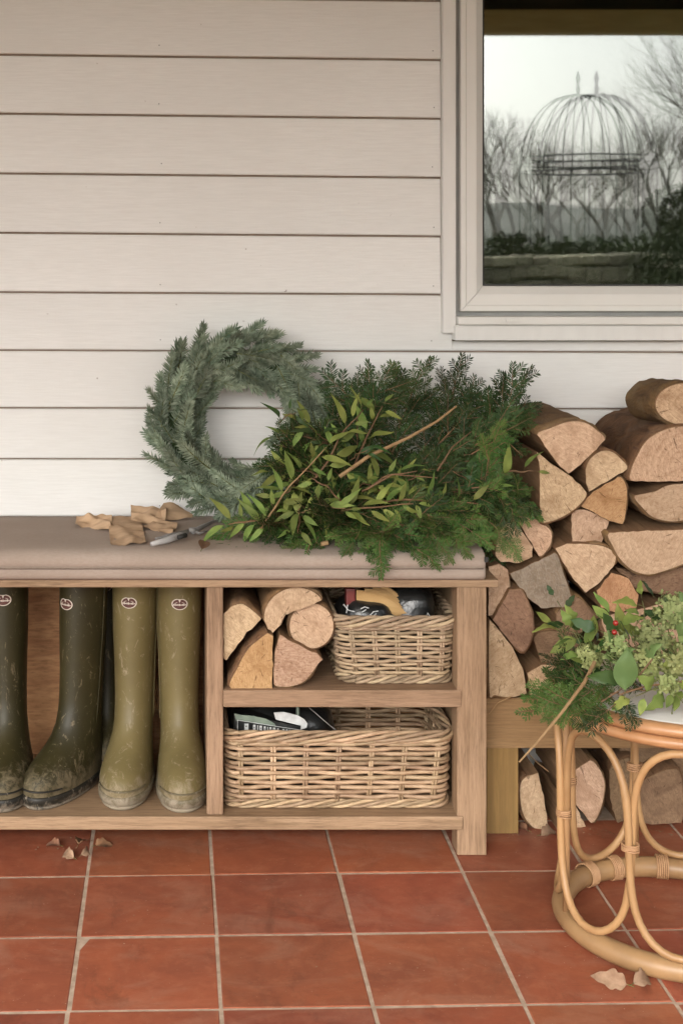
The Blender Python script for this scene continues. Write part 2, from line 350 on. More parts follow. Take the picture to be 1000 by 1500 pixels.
simple('stem_green', (.13, .14, .04), (.09, .10, .03), 60, rough=.6, val=.2)
simple('berry', (.32, .02, .01), (.22, .012, .008), 60, rough=.25, spec=.6, val=0, bump=0)
simple('berry_green', (.30, .33, .13), (.22, .26, .09), 60, rough=.45, val=.1, bump=0)
simple('iron', (.02, .022, .02), (.03, .03, .028), 30, rough=.7, val=0)
simple('tree_bark', (.36, .32, .27), (.24, .215, .18), 3, rough=.9, val=.2)
simple('stone', (.55, .48, .36), (.22, .22, .12), 7, rough=.9, val=.5, bump=.6, bd=.01)
simple('hedge_leaf', (.08, .115, .045), (.12, .135, .06), 1.5, rough=.7, val=.25)
simple('hill', (.27, .27, .24), (.17, .18, .15), .02, rough=1, val=0)

# ------------------------------------------------------------------ ground and tiled floor
mb = MB(); mb.quad((-400, -400, -.16), (400, -400, -.16), (400, 400, -.16), (-400, 400, -.16))
tag(mb.build('ground', MT['grass']), kind='structure')
TS = .2169; SH = .027
floor = MB(); floor.box(-2.6, 3.2, -1.15, 2.95, -.15, -.0010)
floor = floor.build('floor', MT['grout']); tag(floor, kind='structure')
g_ = .0026; hh = TS/2-g_; tm = MB(); ch = .0016
def tring(h, z): return [Vector((x, y+SH*x, z)) for x, y in ((-h, -h), (h, -h), (h, h), (-h, h))]
tm.loft([tring(hh, -.006), tring(hh, -.0012), tring(hh-ch, 0)])
tile_mesh = tm.mesh('tile', MT['terracotta'])
n = 0
for j in range(-11, 4):
    for i in range(-8, 11):
        x = -.1496+TS*(i+.5); y = 2.448+TS*(j+.5)
        if y+SH*x+TS/2 > 2.90: continue
        o = inst('tile', tile_mesh, floor); n += 1
        o.location = (x+R.uniform(-.0006, .0006), y+SH*x+R.uniform(-.0006, .0006), R.uniform(-.0007, .0007))
        o.rotation_euler = (R.uniform(-.003, .003), R.uniform(-.003, .003), R.uniform(-.003, .003))

# ------------------------------------------------------------------ the house: weatherboards, window, porch roof
house = thing('clapboard_house', 'cream painted weatherboard house wall with a white framed window under a porch', 'house', (0, 2.9, 0))
WY = 2.89
mb = MB(); mb.box(-2.6, .56, 2.897, 2.99, 0, 2.35); mb.box(.56, 1.82, 2.897, 2.99, 0, .96); mb.box(1.82, 3.2, 2.897, 2.99, 0, 2.35); mb.box(.56, 1.82, 2.897, 2.99, 2.1, 2.35)
mb.build('wall', MT['groove'], house)
xL, xR = P(0, 0, WY).x, P(645, 0, WY).x
L0 = [(-6, 1), (80, 88), (166.5, 174), (254, 260.5), (341, 346.5), (428, 431.5), (513, 515), (597.5, 598.5), (672, 673), (757, 757.5), (842, 842), (927, 927), (1012, 1012), (1097, 1097), (1150, 1150)]
L0 = [(-6-86.5*k, 1-86.5*k) for k in range(5, 0, -1)]+L0
def zl(k, x):
    a, b = L0[k]; za = H-(a-CY)/F*WY; zb = H-(b-CY)/F*WY
    return za+(zb-za)*(x-xL)/(xR-xL)
XB = .5425; XC = P(664, 0, 2.87).x; XW2 = 1.835; SILL = H-(499-CY)/F*WY
gp = .0021
def board(x0, x1, k, clip=None):
    mb = MB()
    def sec(x, lo, hi):
        return [Vector((x, WY-.0035, lo)), Vector((x, WY-.0050, lo+.003)), Vector((x, WY+.001, hi-.002)), Vector((x, WY+.003, hi)), Vector((x, 2.9, hi)), Vector((x, 2.9, lo))]
    N = max(2, int((x1-x0)/.3)); 
    mb.loft([sec(x, max(.002, zl(k+1, x)+gp), min(2.33, zl(k, x)-gp) if clip is None else clip) for x in [lerp(x0, x1, i/N) for i in range(N+1)]], True, True)
    mb.build('weatherboard', MT['board_paint'], house)
for k in range(len(L0)-1):
    top, bot = zl(k, 1), zl(k+1, 1)
    if bot > 2.33: continue
    if bot > SILL: board(-2.6, XB, k); board(XW2, 3.2, k)
    elif top > SILL:
        board(-2.6, XC, k); board(XC+.0005, XW2, k, SILL-.001); board(XW2+.0005, 3.2, k)
    else: board(-2.6, 3.2, k)
nail = MB(); nail.loft([[Vector((.0014*math.cos(a)*q_, y, .0014*math.sin(a)*q_)) for a in [2*math.pi*k/8 for k in range(8)]] for y, q_ in ((0, 1), (-.0006, .8))], True, True)
nail = nail.mesh('nail', MT['gasket'])
for k in range(2, len(L0)-1):
    for px_ in (-330, 235, 634):
        X = P(px_+R.uniform(-3, 3), 0, WY).x; o = inst('nail', nail, house); z_ = lerp(zl(k+1, X), zl(k, X), .17+R.uniform(-.03, .03))
        if z_ < 2.2: o.location = (X, WY-.0048-2.9, z_)
# window
D = 2.87; q = D/F
def wx(px): return (px-CX)*q
def wz(py): return H-(py-CY)*q
WX1 = 1.80; WT = 2.05                           # far side and top of the window
win = thing('window', None, None, (0, 0, 0)); win.parent = house; win.location = (0, 0, 0)
del_ = [win]
def wpart(mb, name, mat, smooth=False):
    o = inst(name, mb.mesh(name, MT[mat], Vector((0, 2.9, 0)), smooth, True), win); return o
mb = MB(); mb.box(wx(648), wx(667), 2.866, 2.895, wz(488), 2.25, .0015); wpart(mb, 'casing', 'trim_paint')
mb = MB(); mb.box(WX1+.012, WX1+.038, 2.866, 2.895, wz(488), 2.25, .0015); wpart(mb, 'casing', 'trim_paint')
mb = MB(); mb.box(wx(667)+.0002, wx(674), 2.885, 2.93, wz(462), WT+.06); mb.box(wx(667)+.0002, WX1+.012, 2.8852, 2.93, wz(463), wz(456.5)); wpart(mb, 'seal', 'gasket')
def mitre(p0, p1, in0, in1, name):               # one side of the frame: outer edge p0-p1, inner edge in0-in1
    mb = MB(); rings = []
    for o_, i_ in ((p0, in0), (p1, in1)):
        o_ = Vector(o_); i_ = Vector(i_); dv = (i_-o_)
        prof = [(0, 2.93), (0, 2.874), (.03, 2.871), (.22, 2.871), (.26, 2.8735), (.62, 2.8735), (.68, 2.874), (.97, 2.886), (1, 2.890), (1, 2.93)]
        rings.append([Vector((o_.x+dv.x*t, y, o_.z+dv.z*t)) for t, y in prof])
    mb.loft(rings); wpart(mb, name, 'upvc')
ox, oz, ix, iz = wx(674), wz(456.5), wx(709.5), wz(419)
fw, fh = ix-ox, iz-oz
A_, B_, C_, D_ = Vector((ox, 0, oz)), Vector((WX1+.01, 0, oz)), Vector((WX1+.01, 0, WT+.05)), Vector((ox, 0, WT+.05))
a_i, b_i, c_i, d_i = Vector((ix, 0, iz)), Vector((WX1+.01-fw, 0, iz)), Vector((WX1+.01-fw, 0, WT)), Vector((ix, 0, WT))
gm = Vector((.0003, 0, .0003))
mitre(A_+Vector((0, 0, .0006)), D_, a_i+Vector((0, 0, .0006)), d_i, 'frame'); mitre(A_+Vector((.0006, 0, 0)), B_, a_i+Vector((.0006, 0, 0)), b_i, 'frame')
mitre(B_, C_, b_i, c_i, 'frame'); mitre(C_, D_, c_i, d_i, 'frame')
mb = MB(); z0 = wz(475); mb.box(wx(667)+.0004, WX1+.03, 2.846, 2.93, z0, wz(463)-.0002, .002); wpart(mb, 'sill', 'upvc')
mb = MB(); mb.box(wx(664), WX1+.04, 2.853, 2.93, wz(498), wz(477), .0015); mb.box(wx(665), WX1+.035, 2.858, 2.93, wz(477), z0-.0003); wpart(mb, 'sill_board', 'trim_paint')
mb = MB(); mb.box(wx(736), wx(758), 2.843, 2.8465, wz(471), wz(466), .001); wpart(mb, 'drain_cap', 'upvc')
mb = MB()
for (x0, x1, z0_, z1_) in ((ix-.0005, ix+.003, iz, WT), (ix+.003, b_i.x, iz-.0005, iz+.0025)): mb.box(x0, x1, 2.8895, 2.93, z0_, z1_)
wpart(mb, 'glazing_bead', 'black_gasket')
mb = MB(); mb.quad((ix, 2.90, iz), (b_i.x, 2.90, iz), (b_i.x, 2.90, WT), (ix, 2.90, WT)); wpart(mb, 'pane', 'pane_front')
mb = MB(); yaw = -.0065; mb.quad((ix, 2.92-yaw*.6, iz), (b_i.x, 2.92+yaw*.6, iz), (b_i.x, 2.92+yaw*.6, WT), (ix, 2.92-yaw*.6, WT)); wpart(mb, 'pane', 'pane_back')
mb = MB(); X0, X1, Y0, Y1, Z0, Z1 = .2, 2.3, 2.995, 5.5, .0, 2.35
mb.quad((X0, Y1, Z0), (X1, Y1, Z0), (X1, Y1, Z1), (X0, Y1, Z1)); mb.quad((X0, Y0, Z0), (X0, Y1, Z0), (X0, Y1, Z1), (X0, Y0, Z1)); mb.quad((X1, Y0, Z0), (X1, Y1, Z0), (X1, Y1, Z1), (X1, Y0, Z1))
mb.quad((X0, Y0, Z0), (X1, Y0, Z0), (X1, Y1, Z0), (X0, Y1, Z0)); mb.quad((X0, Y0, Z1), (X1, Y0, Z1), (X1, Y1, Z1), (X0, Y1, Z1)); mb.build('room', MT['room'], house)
# porch roof, its beam and posts
mb = MB()
for i in range(40):
    y = -.95+i*.0975; mb.box(-2.7, 3.3, y, y+.093, 2.34, 2.36)
mb.build('porch_ceiling', MT['soffit'], house)
mb = MB(); mb.box(-2.8, 3.4, -1.3, 3.2, 2.40, 2.46); mb.build('roof', MT['gasket'], house)
YB = -.90; DB = 2*2.90-YB
mb = MB(); mb.box(-2.8, 3.4, YB-.1, YB, H+(CY-47)/F*DB, H+(CY-13)/F*DB, .004); mb.build('porch_beam', MT['beam_green'], house)
mb = MB(); mb.box(-2.8, 3.4, YB-.09, YB-.03, H+(CY-13)/F*DB+.001, 2.40); mb.build('fascia', MT['room'], house)
for x in (-2.65, 3.25):
    mb = MB(); mb.box(x-.05, x+.05, YB-.1, YB, -.05, H+(CY-47)/F*DB-.001, .005); mb.build('porch_post', MT['beam_green'], house)

# ------------------------------------------------------------------ oak storage bench
FD = 2.528
def fx(px, d=FD): return (px-CX)/F*d
def fz(py, d=FD): return H-(py-CY)/F*d
bench = thing('storage_bench', 'oak storage bench with an open boot bay and two shelves against the wall', 'bench', (0, 2.7, 0))
BL = -.95; BR = .5572
def bp(name, mat, *a, b=.0022):
    mb = MB(); mb.box(*a, b); return mb.build(name, MT[mat], bench)
zt = fz(848.5); zr = fz(859.5)
bp('top_board', 'oak_x', BL-.02, .578, FD-.006, 2.866, zr, zt)
for (x0, x1) in ((.5047, BR), (BL, BL+.052)):
    bp('leg', 'oak_z', x0, x1, FD, FD+.05, 0, zr-.0005); bp('leg', 'oak_z', x0, x1, 2.81, 2.86, 0, zr-.0005)
bp('divider', 'oak_z', fx(303), fx(327), FD+.003, 2.84, fz(1195)+.0005, zr-.0005)
bp('shelf', 'oak_x', fx(327)+.0003, .5125, FD-.0025, 2.84, fz(1035.5), fz(1010.5))
bp('bottom_shelf', 'oak_x', BL+.02, .5145, FD-.004, 2.84, fz(1214.5), fz(1195))
bp('side_panel', 'oak_z', .5155, .533, FD+.052, 2.81, fz(1195)+.001, zr-.0005, b=.001)
bp('side_panel', 'oak_z', BL+.02, BL+.036, FD+.052, 2.81, fz(1195)+.001, zr-.0005, b=.001)
bp('back_panel', 'plywood', BL+.01, .53, 2.842, 2.854, fz(1210), zr-.0005, b=.001)
# cushion
cush = MB(); XC0, XC1 = BL, fx(712, 2.515)
def cring(x, k=1.0, i=0):
    e = 1.0; w1 = .0016*noise.noise(Vector((x*7, 0, 3))); w2 = .0040*noise.noise(Vector((x*6, 5, 3)))+.0012*noise.noise(Vector((x*30, 1, 3)))-.003*math.exp(-((x-.28)/.12)**2)
    zb = zt+.0008; h = .052*k
    pr = [(2.862, 0), (2.520, 0), (2.515, .004), (2.513+w1, .010), (2.5145+w1, .0195), (2.5175+w1, .0212), (2.5145+w1, .0229), (2.513+w1, .032), (2.5155+w1, .041), (2.524, .048+w2), (2.540, .0518+w2*.8), (2.58, .0535+w2*.5), (2.70, .0535+w2*.4), (2.80, .053), (2.855, .050), (2.864, .042)]
    return [Vector((x, lerp(2.69, y, .55+.45*k) if k < 1 else y, zb+z*(k if k < 1 else 1)+(0 if k == 1 else (1-k)*.02))) for y, z in pr]
N = 90
rings = [cring(XC0+.004, .9)]+[cring(lerp(XC0+.008, XC1-.006, i/N)) for i in range(N+1)]+[cring(XC1-.0015, .97), cring(XC1, .88)]
cush.loft(rings); CZ = zt+.0545
cu = cush.build('seat_cushion', MT['linen'], None, True, True); tag(cu, 'long beige linen seat cushion lying on the oak bench', 'cushion')
mb = MB(); mb.tube([(x, 2.5130+.0016*noise.noise(Vector((x*7, 0, 3))), zt+.0008+.0212) for x in [lerp(XC0+.01, XC1-.006, i/N) for i in range(N+1)]], .0011, 5)
mb.build('seam', MT['seam'], cu, True)
mb = MB(); p = P(711, 818, 2.516); mb.box(p.x-.003, p.x+.0035, 2.5115, 2.513, p.z-.006, p.z+.003); mb.build('zip_pull', MT['black_gasket'], cu)

# ------------------------------------------------------------------ logs
def catmull(pts, a, b, n):                       # n points from pts[a] to pts[b] along a closed smooth loop
    N = len(pts); out = []
    for i in range(a, b):
        p0, p1, p2, p3 = (pts[(i+k) % N] for k in (-1, 0, 1, 2))
        for t in [j/n for j in range(n)]:
            out.append(.5*((2*p1)+(-p0+p2)*t+(2*p0-5*p1+4*p2-p3)*t*t+(-p0+3*p1-3*p2+p3)*t**3))
    return out
LOGG = 'split logs in the firewood stack'
def log(label, pts, bark, d, tone='pale', length=None, back=(0, 0), cen=None, group=LOGG, name='firewood_log', seed=0):
    """pts: end-face outline (photo px), bark: (first,last) vertex indices of the bark arc or None"""
    W = [P(x, y, d) for x, y in pts]; N = len(W)
    if length is None: length = 2.872-d
    rr = random.Random(seed+int(pts[0][0]*7+pts[0][1]))
    out = []; isb = []
    for i in range(N):
        onb = bark is not None and any(((bark[0] <= (i+s) < bark[1])) for s in (0, N))
        if onb:
            seg = catmull(W, i, i+1, 4)
        else:
            a, b = W[i], W[(i+1) % N]; k = max(2, int((b-a).length/.008)); seg = []
            for j in range(k):
                p = a.lerp(b, j/k)
                if j: nrm = Vector((-(b-a).z, 0, (b-a).x)).normalized(); p = p+nrm*(rr.uniform(-.0009, .0009)+.0016*noise.noise(Vector((p.x*90, 3, p.z*90))))
                seg.append(p)
        out += seg; isb += [onb]*len(seg)
    K = len(out); cn = sum(out, Vector())/K
    pith = P(*cen, d) if cen else cn
    mb = MB(); root = cn.copy(); root.z = min(p.z for p in out)
    off = Vector((rr.uniform(0, 9), rr.uniform(0, 9), 0))
    steps = 6; rings = []
    for s in range(steps+1):
        t = s/steps; y = t*length; ring = []
        for p in out:
            v = p-cn; nz = noise.noise(Vector((p.x*28, y*14, p.z*28))+off)
            sc = 1+(nz*.05 if 0 < s else 0)-.0*t
            ring.append(cn+v*sc*(1 if s else .985)+Vector((back[0]*t, y+(0.0015 if s == 0 else (.004 if s == 0 else 0)), back[1]*t)))
        if s == 0:
            ring0 = [cn+(p-cn)*.985+Vector((0, .0, 0)) for p in out]; rings.append(ring0)
            rings.append([p+Vector((0, .0018, 0)) for p in out]); continue
        rings.append(ring)
    mb.loft(rings, False, True, 1)
    # front face: concentric rings with a saw-cut relief
    fr = []
    for sc in (.985, .8, .55, .28, .06):
        fr.append([cn+(p-cn)*sc+Vector((0, (0 if sc > .98 else noise.noise(Vector((p.x*40, sc*5, p.z*40))+off)*.0016), 0)) for p in out])
    n0 = len(mb.f); mb.loft(fr[::-1], True, False, 0)
    px0, pz0 = pith.x, pith.z; mb.uv = lambda v: (v.x-px0, v.z-pz0)
    o = mb.build(name, [MT['end_'+tone], MT['split']], None, False, True, loc=root)
    for f in o.data.polygons: f.use_smooth = f.material_index == 0
    tag(o, label, 'log', group)
    if bark is not None:
        idx = [i for i in range(K) if isb[i]]
        if all(isb): seq = list(range(K)); closed = True
        else:
            st = next(i for i in range(K) if isb[i] and not isb[i-1]); seq = []
            i = st
            while isb[i % K] and len(seq) < K: seq.append(i % K); i += 1
            seq.append(i % K); closed = False
        bm = MB(); br = []
        M_ = len(seq)
        def offp(j, s, th):
            i = seq[j]; a, b = out[(i-1) % K], out[(i+1) % K]; nn = Vector(((b-a).z, 0, -(b-a).x)).normalized()
            if nn.dot(out[i]-cn) < 0: nn = -nn
            e = 1 if closed else min(1, min(j, M_-1-j)/2+.25)
            return nn*th*e
        base = [rings[1]]+rings[2:]
        inner = [base[0][i]+Vector((0, .0006, 0)) for i in seq]
        br.append([inner[j]+offp(j, 0, .0004) for j in range(M_)])
        for s, rg in enumerate(base):
            lay = []
            for j, i in enumerate(seq):
                th = .0036+.0030*noise.noise(Vector((rg[i].x*90, rg[i].y*35, rg[i].z*90))+off)
                lay.append(rg[i]+offp(j, s, th)+Vector((0, .0012+rr.uniform(-.0004, .0012) if s == 0 else 0, 0)))
            br.append(lay)
        bm.loft(br, False, False, 0, closed)
        bm.build('bark', MT['bark'], o, True)
    return o
def Z(pts, ox, oy, s): return [(ox+x*s, oy+y*s) for x, y in pts]
c3 = lambda p: Z(p, 700, 540, .3)
c6 = lambda p: Z(p, 690, 800, .31)
cb = lambda p: Z(p, 320, 850, .18)
# main stack, top to bottom
ang = [(1003+44*math.cos(a), 592+31*math.sin(a)) for a in [math.pi*2*k/14 for k in range(14)]]
log('round log lying on top of the stack under the window', ang, (0, 14), 2.60, 'pink', back=(-.012, -.006), length=.125)
log('large half log with bark along its curved top, directly under the topmost round log', c3([(745, 548), (742, 500), (770, 430), (820, 350), (900, 300), (1000, 280), (1120, 300), (1200, 400), (1210, 520), (1050, 545), (960, 552), (850, 552)]), (0, 8), 2.59, 'pink', cen=c3([(1010, 480)])[0])
log('half log lying curved side down under the big half log at the right', c3([(760, 620), (860, 600), (930, 568), (1000, 560), (1100, 560), (1130, 640), (1050, 720), (980, 745), (920, 745), (850, 725), (800, 680)]), (4, 11), 2.60, 'pale')
log('wide dome-topped half log at the upper left of the stack beside the greenery', c3([(285, 322), (350, 290), (440, 258), (520, 262), (580, 300), (620, 348), (560, 410), (500, 470), (440, 515), (400, 480), (340, 400)]), (0, 5), 2.58, 'pale', cen=c3([(450, 500)])[0])
log('pale small quarter log wedged beside the big half log', c3([(522, 500), (545, 440), (600, 402), (650, 405), (690, 435), (728, 490), (640, 545), (540, 602), (525, 560)]), (0, 5), 2.595, 'pale')
log('pinkish triangular split log pointing up below the dome-topped log', c3([(285, 405), (310, 425), (350, 460), (400, 490), (460, 530), (530, 605), (490, 670), (420, 720), (350, 748), (305, 745), (300, 640), (300, 500)]), (5, 9), 2.585, 'pink')
log('orange triangular split log at the middle of the stack', c3([(490, 665), (560, 600), (680, 528), (722, 570), (725, 640), (705, 760), (640, 745), (560, 700)]), (2, 5), 2.60, 'orange')
log('small squarish split log under the orange triangular one', c3([(455, 690), (520, 688), (590, 712), (640, 745), (600, 855), (530, 858), (455, 855)]), None, 2.61, 'pale')
log('large half log with its flat split side up and round side down at the right', c3([(636, 800), (800, 792), (1000, 785), (1130, 780), (1150, 860), (1080, 930), (1000, 955), (920, 985), (830, 1007), (750, 985), (690, 930), (655, 870)]), (3, 12), 2.585, 'pale', cen=c3([(880, 830)])[0], back=(0, .012))
log('small rounded split log by the end of the bench cushion', c3([(85, 915), (90, 850), (115, 780), (180, 735), (225, 810), (268, 870), (265, 920), (200, 950), (110, 945)]), (0, 3), 2.60, 'pale')
log('small split log with a knot, right beside the pair end at the cushion', c3([(180, 725), (240, 718), (320, 760), (357, 800), (355, 850), (330, 895), (295, 915), (260, 850), (215, 780)]), (1, 6), 2.60, 'pink')
log('pale fan-shaped split log pointing down at the middle of the stack', [(812, 803), (829, 796), (862, 797), (886, 801), (901, 812), (898, 830), (881, 850), (857, 869), (840, 850), (825, 826)], (2, 5), 2.59, 'pale')
log('weathered grey split log leaning left of the fan-shaped log', c6([(180, 130), (260, 95), (390, 30), (430, 110), (475, 270), (400, 290), (330, 295), (240, 220)]), (2, 5), 2.605, 'grey')
log('pale blocky log end beside the bench top board', c6([(80, 95), (130, 82), (172, 110), (178, 280), (120, 325), (80, 330)]), (2, 4), 2.615, 'pale')
log('dark brown curved split log beside the bench leg', c6([(100, 350), (180, 205), (230, 200), (270, 270), (293, 380), (250, 500), (180, 450)]), (2, 6), 2.60, 'brown')
log('big pale quarter log standing at the bottom left of the stack on the timber rail', c6([(84, 345), (110, 370), (190, 470), (245, 580), (262, 700), (180, 715), (110, 705), (84, 690)]), (5, 8), 2.595, 'pale')
log('orange brown square split log behind the holly leaves', c6([(590, 210), (660, 125), (740, 150), (790, 230), (780, 290), (700, 320), (610, 290)]), None, 2.60, 'orange')
log('long brown log lying under the large half log', c6([(680, 100), (760, 120), (1000, 100), (1100, 130), (1120, 250), (1000, 240), (860, 215), (760, 190)]), (3, 7), 2.625, 'brown')
log('brown split log low in the stack behind the holly sprig', c6([(400, 320), (490, 240), (560, 300), (590, 360), (500, 420), (400, 400)]), (0, 3), 2.615, 'brown')
log('pale split log behind the fir sprigs, resting on the timber rail', c6([(262, 600), (330, 560), (430, 570), (520, 600), (520, 705), (400, 712), (280, 712)]), None, 2.61, 'pink')
log('brown log filling the gap behind the fir sprigs in the stack', c6([(290, 440), (360, 400), (500, 430), (540, 590), (430, 560), (330, 550)]), (0, 2), 2.63, 'brown')
log('log at the right of the stack behind the hydrangea heads, upper', c6([(610, 330), (780, 300), (900, 270), (1080, 270), (1100, 480), (900, 520), (700, 500)]), (5, 7), 2.63, 'pale')
log('log at the right of the stack behind the hydrangea heads, lower', c6([(560, 520), (800, 530), (1100, 510), (1120, 700), (900, 712), (560, 712)]), (1, 3), 2.63, 'pink')
# under the timber rail, on the floor
zf = lambda d: CY+H*F/d
log('pale half log standing on the tiles under the rail beside the yellowish post', c6([(232, 1120), (265, 1085), (315, 1070), (345, 1200), (365, 1342), (300, 1335), (250, 1280), (230, 1200)]), (5, 9), 2.645, 'pale', length=.21)
log('pale pointed split log seen through the left loop of the rattan table', c6([(445, 1100), (500, 1050), (560, 1010), (610, 1060), (630, 1130), (612, 1240), (565, 1310), (500, 1230), (445, 1175)]), (2, 6), 2.635, 'pale', length=.22)
log('small light split log at floor level behind the rattan loop', c6([(430, 1190), (470, 1205), (500, 1240), (540, 1325), (445, 1340), (400, 1338)]), None, 2.65, 'pale', length=.2)
log('grey squarish log under the rail at the right', c6([(790, 1120), (860, 1080), (940, 1052), (990, 1085), (992, 1310), (850, 1318), (780, 1295)]), (1, 4), 2.64, 'brown', length=.2)
log('brown log under the rail between the pointed log and the grey log', c6([(650, 1060), (700, 1010), (770, 1010), (790, 1110), (760, 1280), (690, 1310), (655, 1200)]), (0, 3), 2.67, 'brown', length=.18)
log('dark brown log filling the space under the rail behind the grey log', c6([(700, 965), (760, 950), (1080, 950), (1090, 1290), (1000, 1300), (740, 1290)]), (0, 3), 2.70, 'brown', length=.15)
# in the bench
BG = 'logs in the upper bench cubby'
log('pale log leaning against the divider in the upper bench cubby', cb([(42, 270), (100, 215), (180, 190), (240, 215), (330, 290), (345, 320), (300, 370), (230, 420), (180, 500), (110, 590), (65, 655), (42, 640)]), (1, 5), 2.545, 'pale', length=.24, group=BG)
log('pale arched split log at the top of the upper bench cubby', cb([(370, 330), (385, 220), (450, 130), (540, 75), (640, 55), (740, 78), (810, 120), (838, 165), (770, 200), (700, 225), (600, 255), (530, 285), (505, 315), (510, 360), (440, 430), (400, 400)]), (0, 7), 2.545, 'pale', length=.24, group=BG)
log('small round log in the upper bench cubby', [(456.3+32.5*math.cos(a), 916.8+33.5*math.sin(a)) for a in [math.pi*2*k/14 for k in range(14)]], (0, 14), 2.56, 'pale', length=.23, group=BG)
log('orange wedge log standing on the bench shelf', cb([(100, 885), (160, 700), (240, 560), (330, 480), (400, 430), (445, 450), (440, 885)]), (0, 4), 2.537, 'orange', length=.25, group=BG)
log('pale quarter log on the bench shelf beside the orange wedge', cb([(450, 700), (462, 560), (500, 440), (560, 480), (650, 520), (730, 570), (800, 590), (850, 645), (800, 700), (750, 770), (690, 830), (600, 862), (520, 868), (450, 845)]), (8, 13), 2.538, 'pink', length=.25, group=BG)

# log rack: rail on posts, with bearers
rack = thing('log_rack', 'low timber rack of green treated rails holding up the log stack', 'rack', (.9, 2.7, 0))
RD = 2.62; zt_, zb_ = fz(1022, RD), fz(1096, RD)
def rp(name, mat, *a):
    mb = MB(); mb.box(*a, .0015); mb.build(name, MT[mat], rack)
rp('rail', 'treated_x', .560, 1.75, RD, RD+.045, zb_, zt_); rp('rail', 'treated_x', .590, 1.75, 2.83, 2.87, zb_, zt_)
for x in (.60, 1.15, 1.66): rp('post', 'treated_z', fx(713, RD) if x == .6 else x, fx(759, RD) if x == .6 else x+.058, RD+.002, RD+.06, 0, zb_-.0005)
for i in range(7): rp('bearer', 'treated_x', .61+i*.16, .61+i*.16+.07, RD+.046, 2.829, zt_-.022, zt_-.001)

# ------------------------------------------------------------------ boots
BK = [(.0, -.058, .150, .0440), (.018, -.061, .160, .0475), (.035, -.062, .163, .0485), (.050, -.061, .157, .0470), (.062, -.060, .144, .0445), (.072, -.059, .124, .0420), (.085, -.057, .098, .0395), (.10, -.055, .078, .0375), (.125, -.051, .060, .0362), (.16, -.049, .051, .0360), (.22, -.052, .049, .0378), (.30, -.056, .050, .0412), (.39, -.057, .050, .0430)]
def bootp(z, a, grow=0.0, rr=0):
    bk, ft, w_ = interp(BK, z); bk -= grow; ft += grow; w_ += grow
    c, s = math.cos(a), math.sin(a); m = (bk+ft)/2; hl = (ft-bk)/2
    low = max(0, min(1, (.12-z)/.08)); e = lerp(1.0, .86, low)
    y = m+hl*math.copysign(abs(c)**e, c); tt = (y-bk)/(ft-bk)
    wf = lerp(1, .80+.20*math.sin(min(1, tt*1.35)*math.pi/2), low)
    x = w_*wf*math.copysign(abs(s)**lerp(1, .92, low), s)+low*.004*math.sin(tt*3)*1
    ck = math.exp(-((z-.125)/.045)**2); wr = .0017*ck*noise.noise(Vector((x*22+rr, y*14, z*75)))+.0009*noise.noise(Vector((x*9+rr, y*9, z*9)))
    return Vector((x*(1+wr*15), y*(1+wr*6), z))
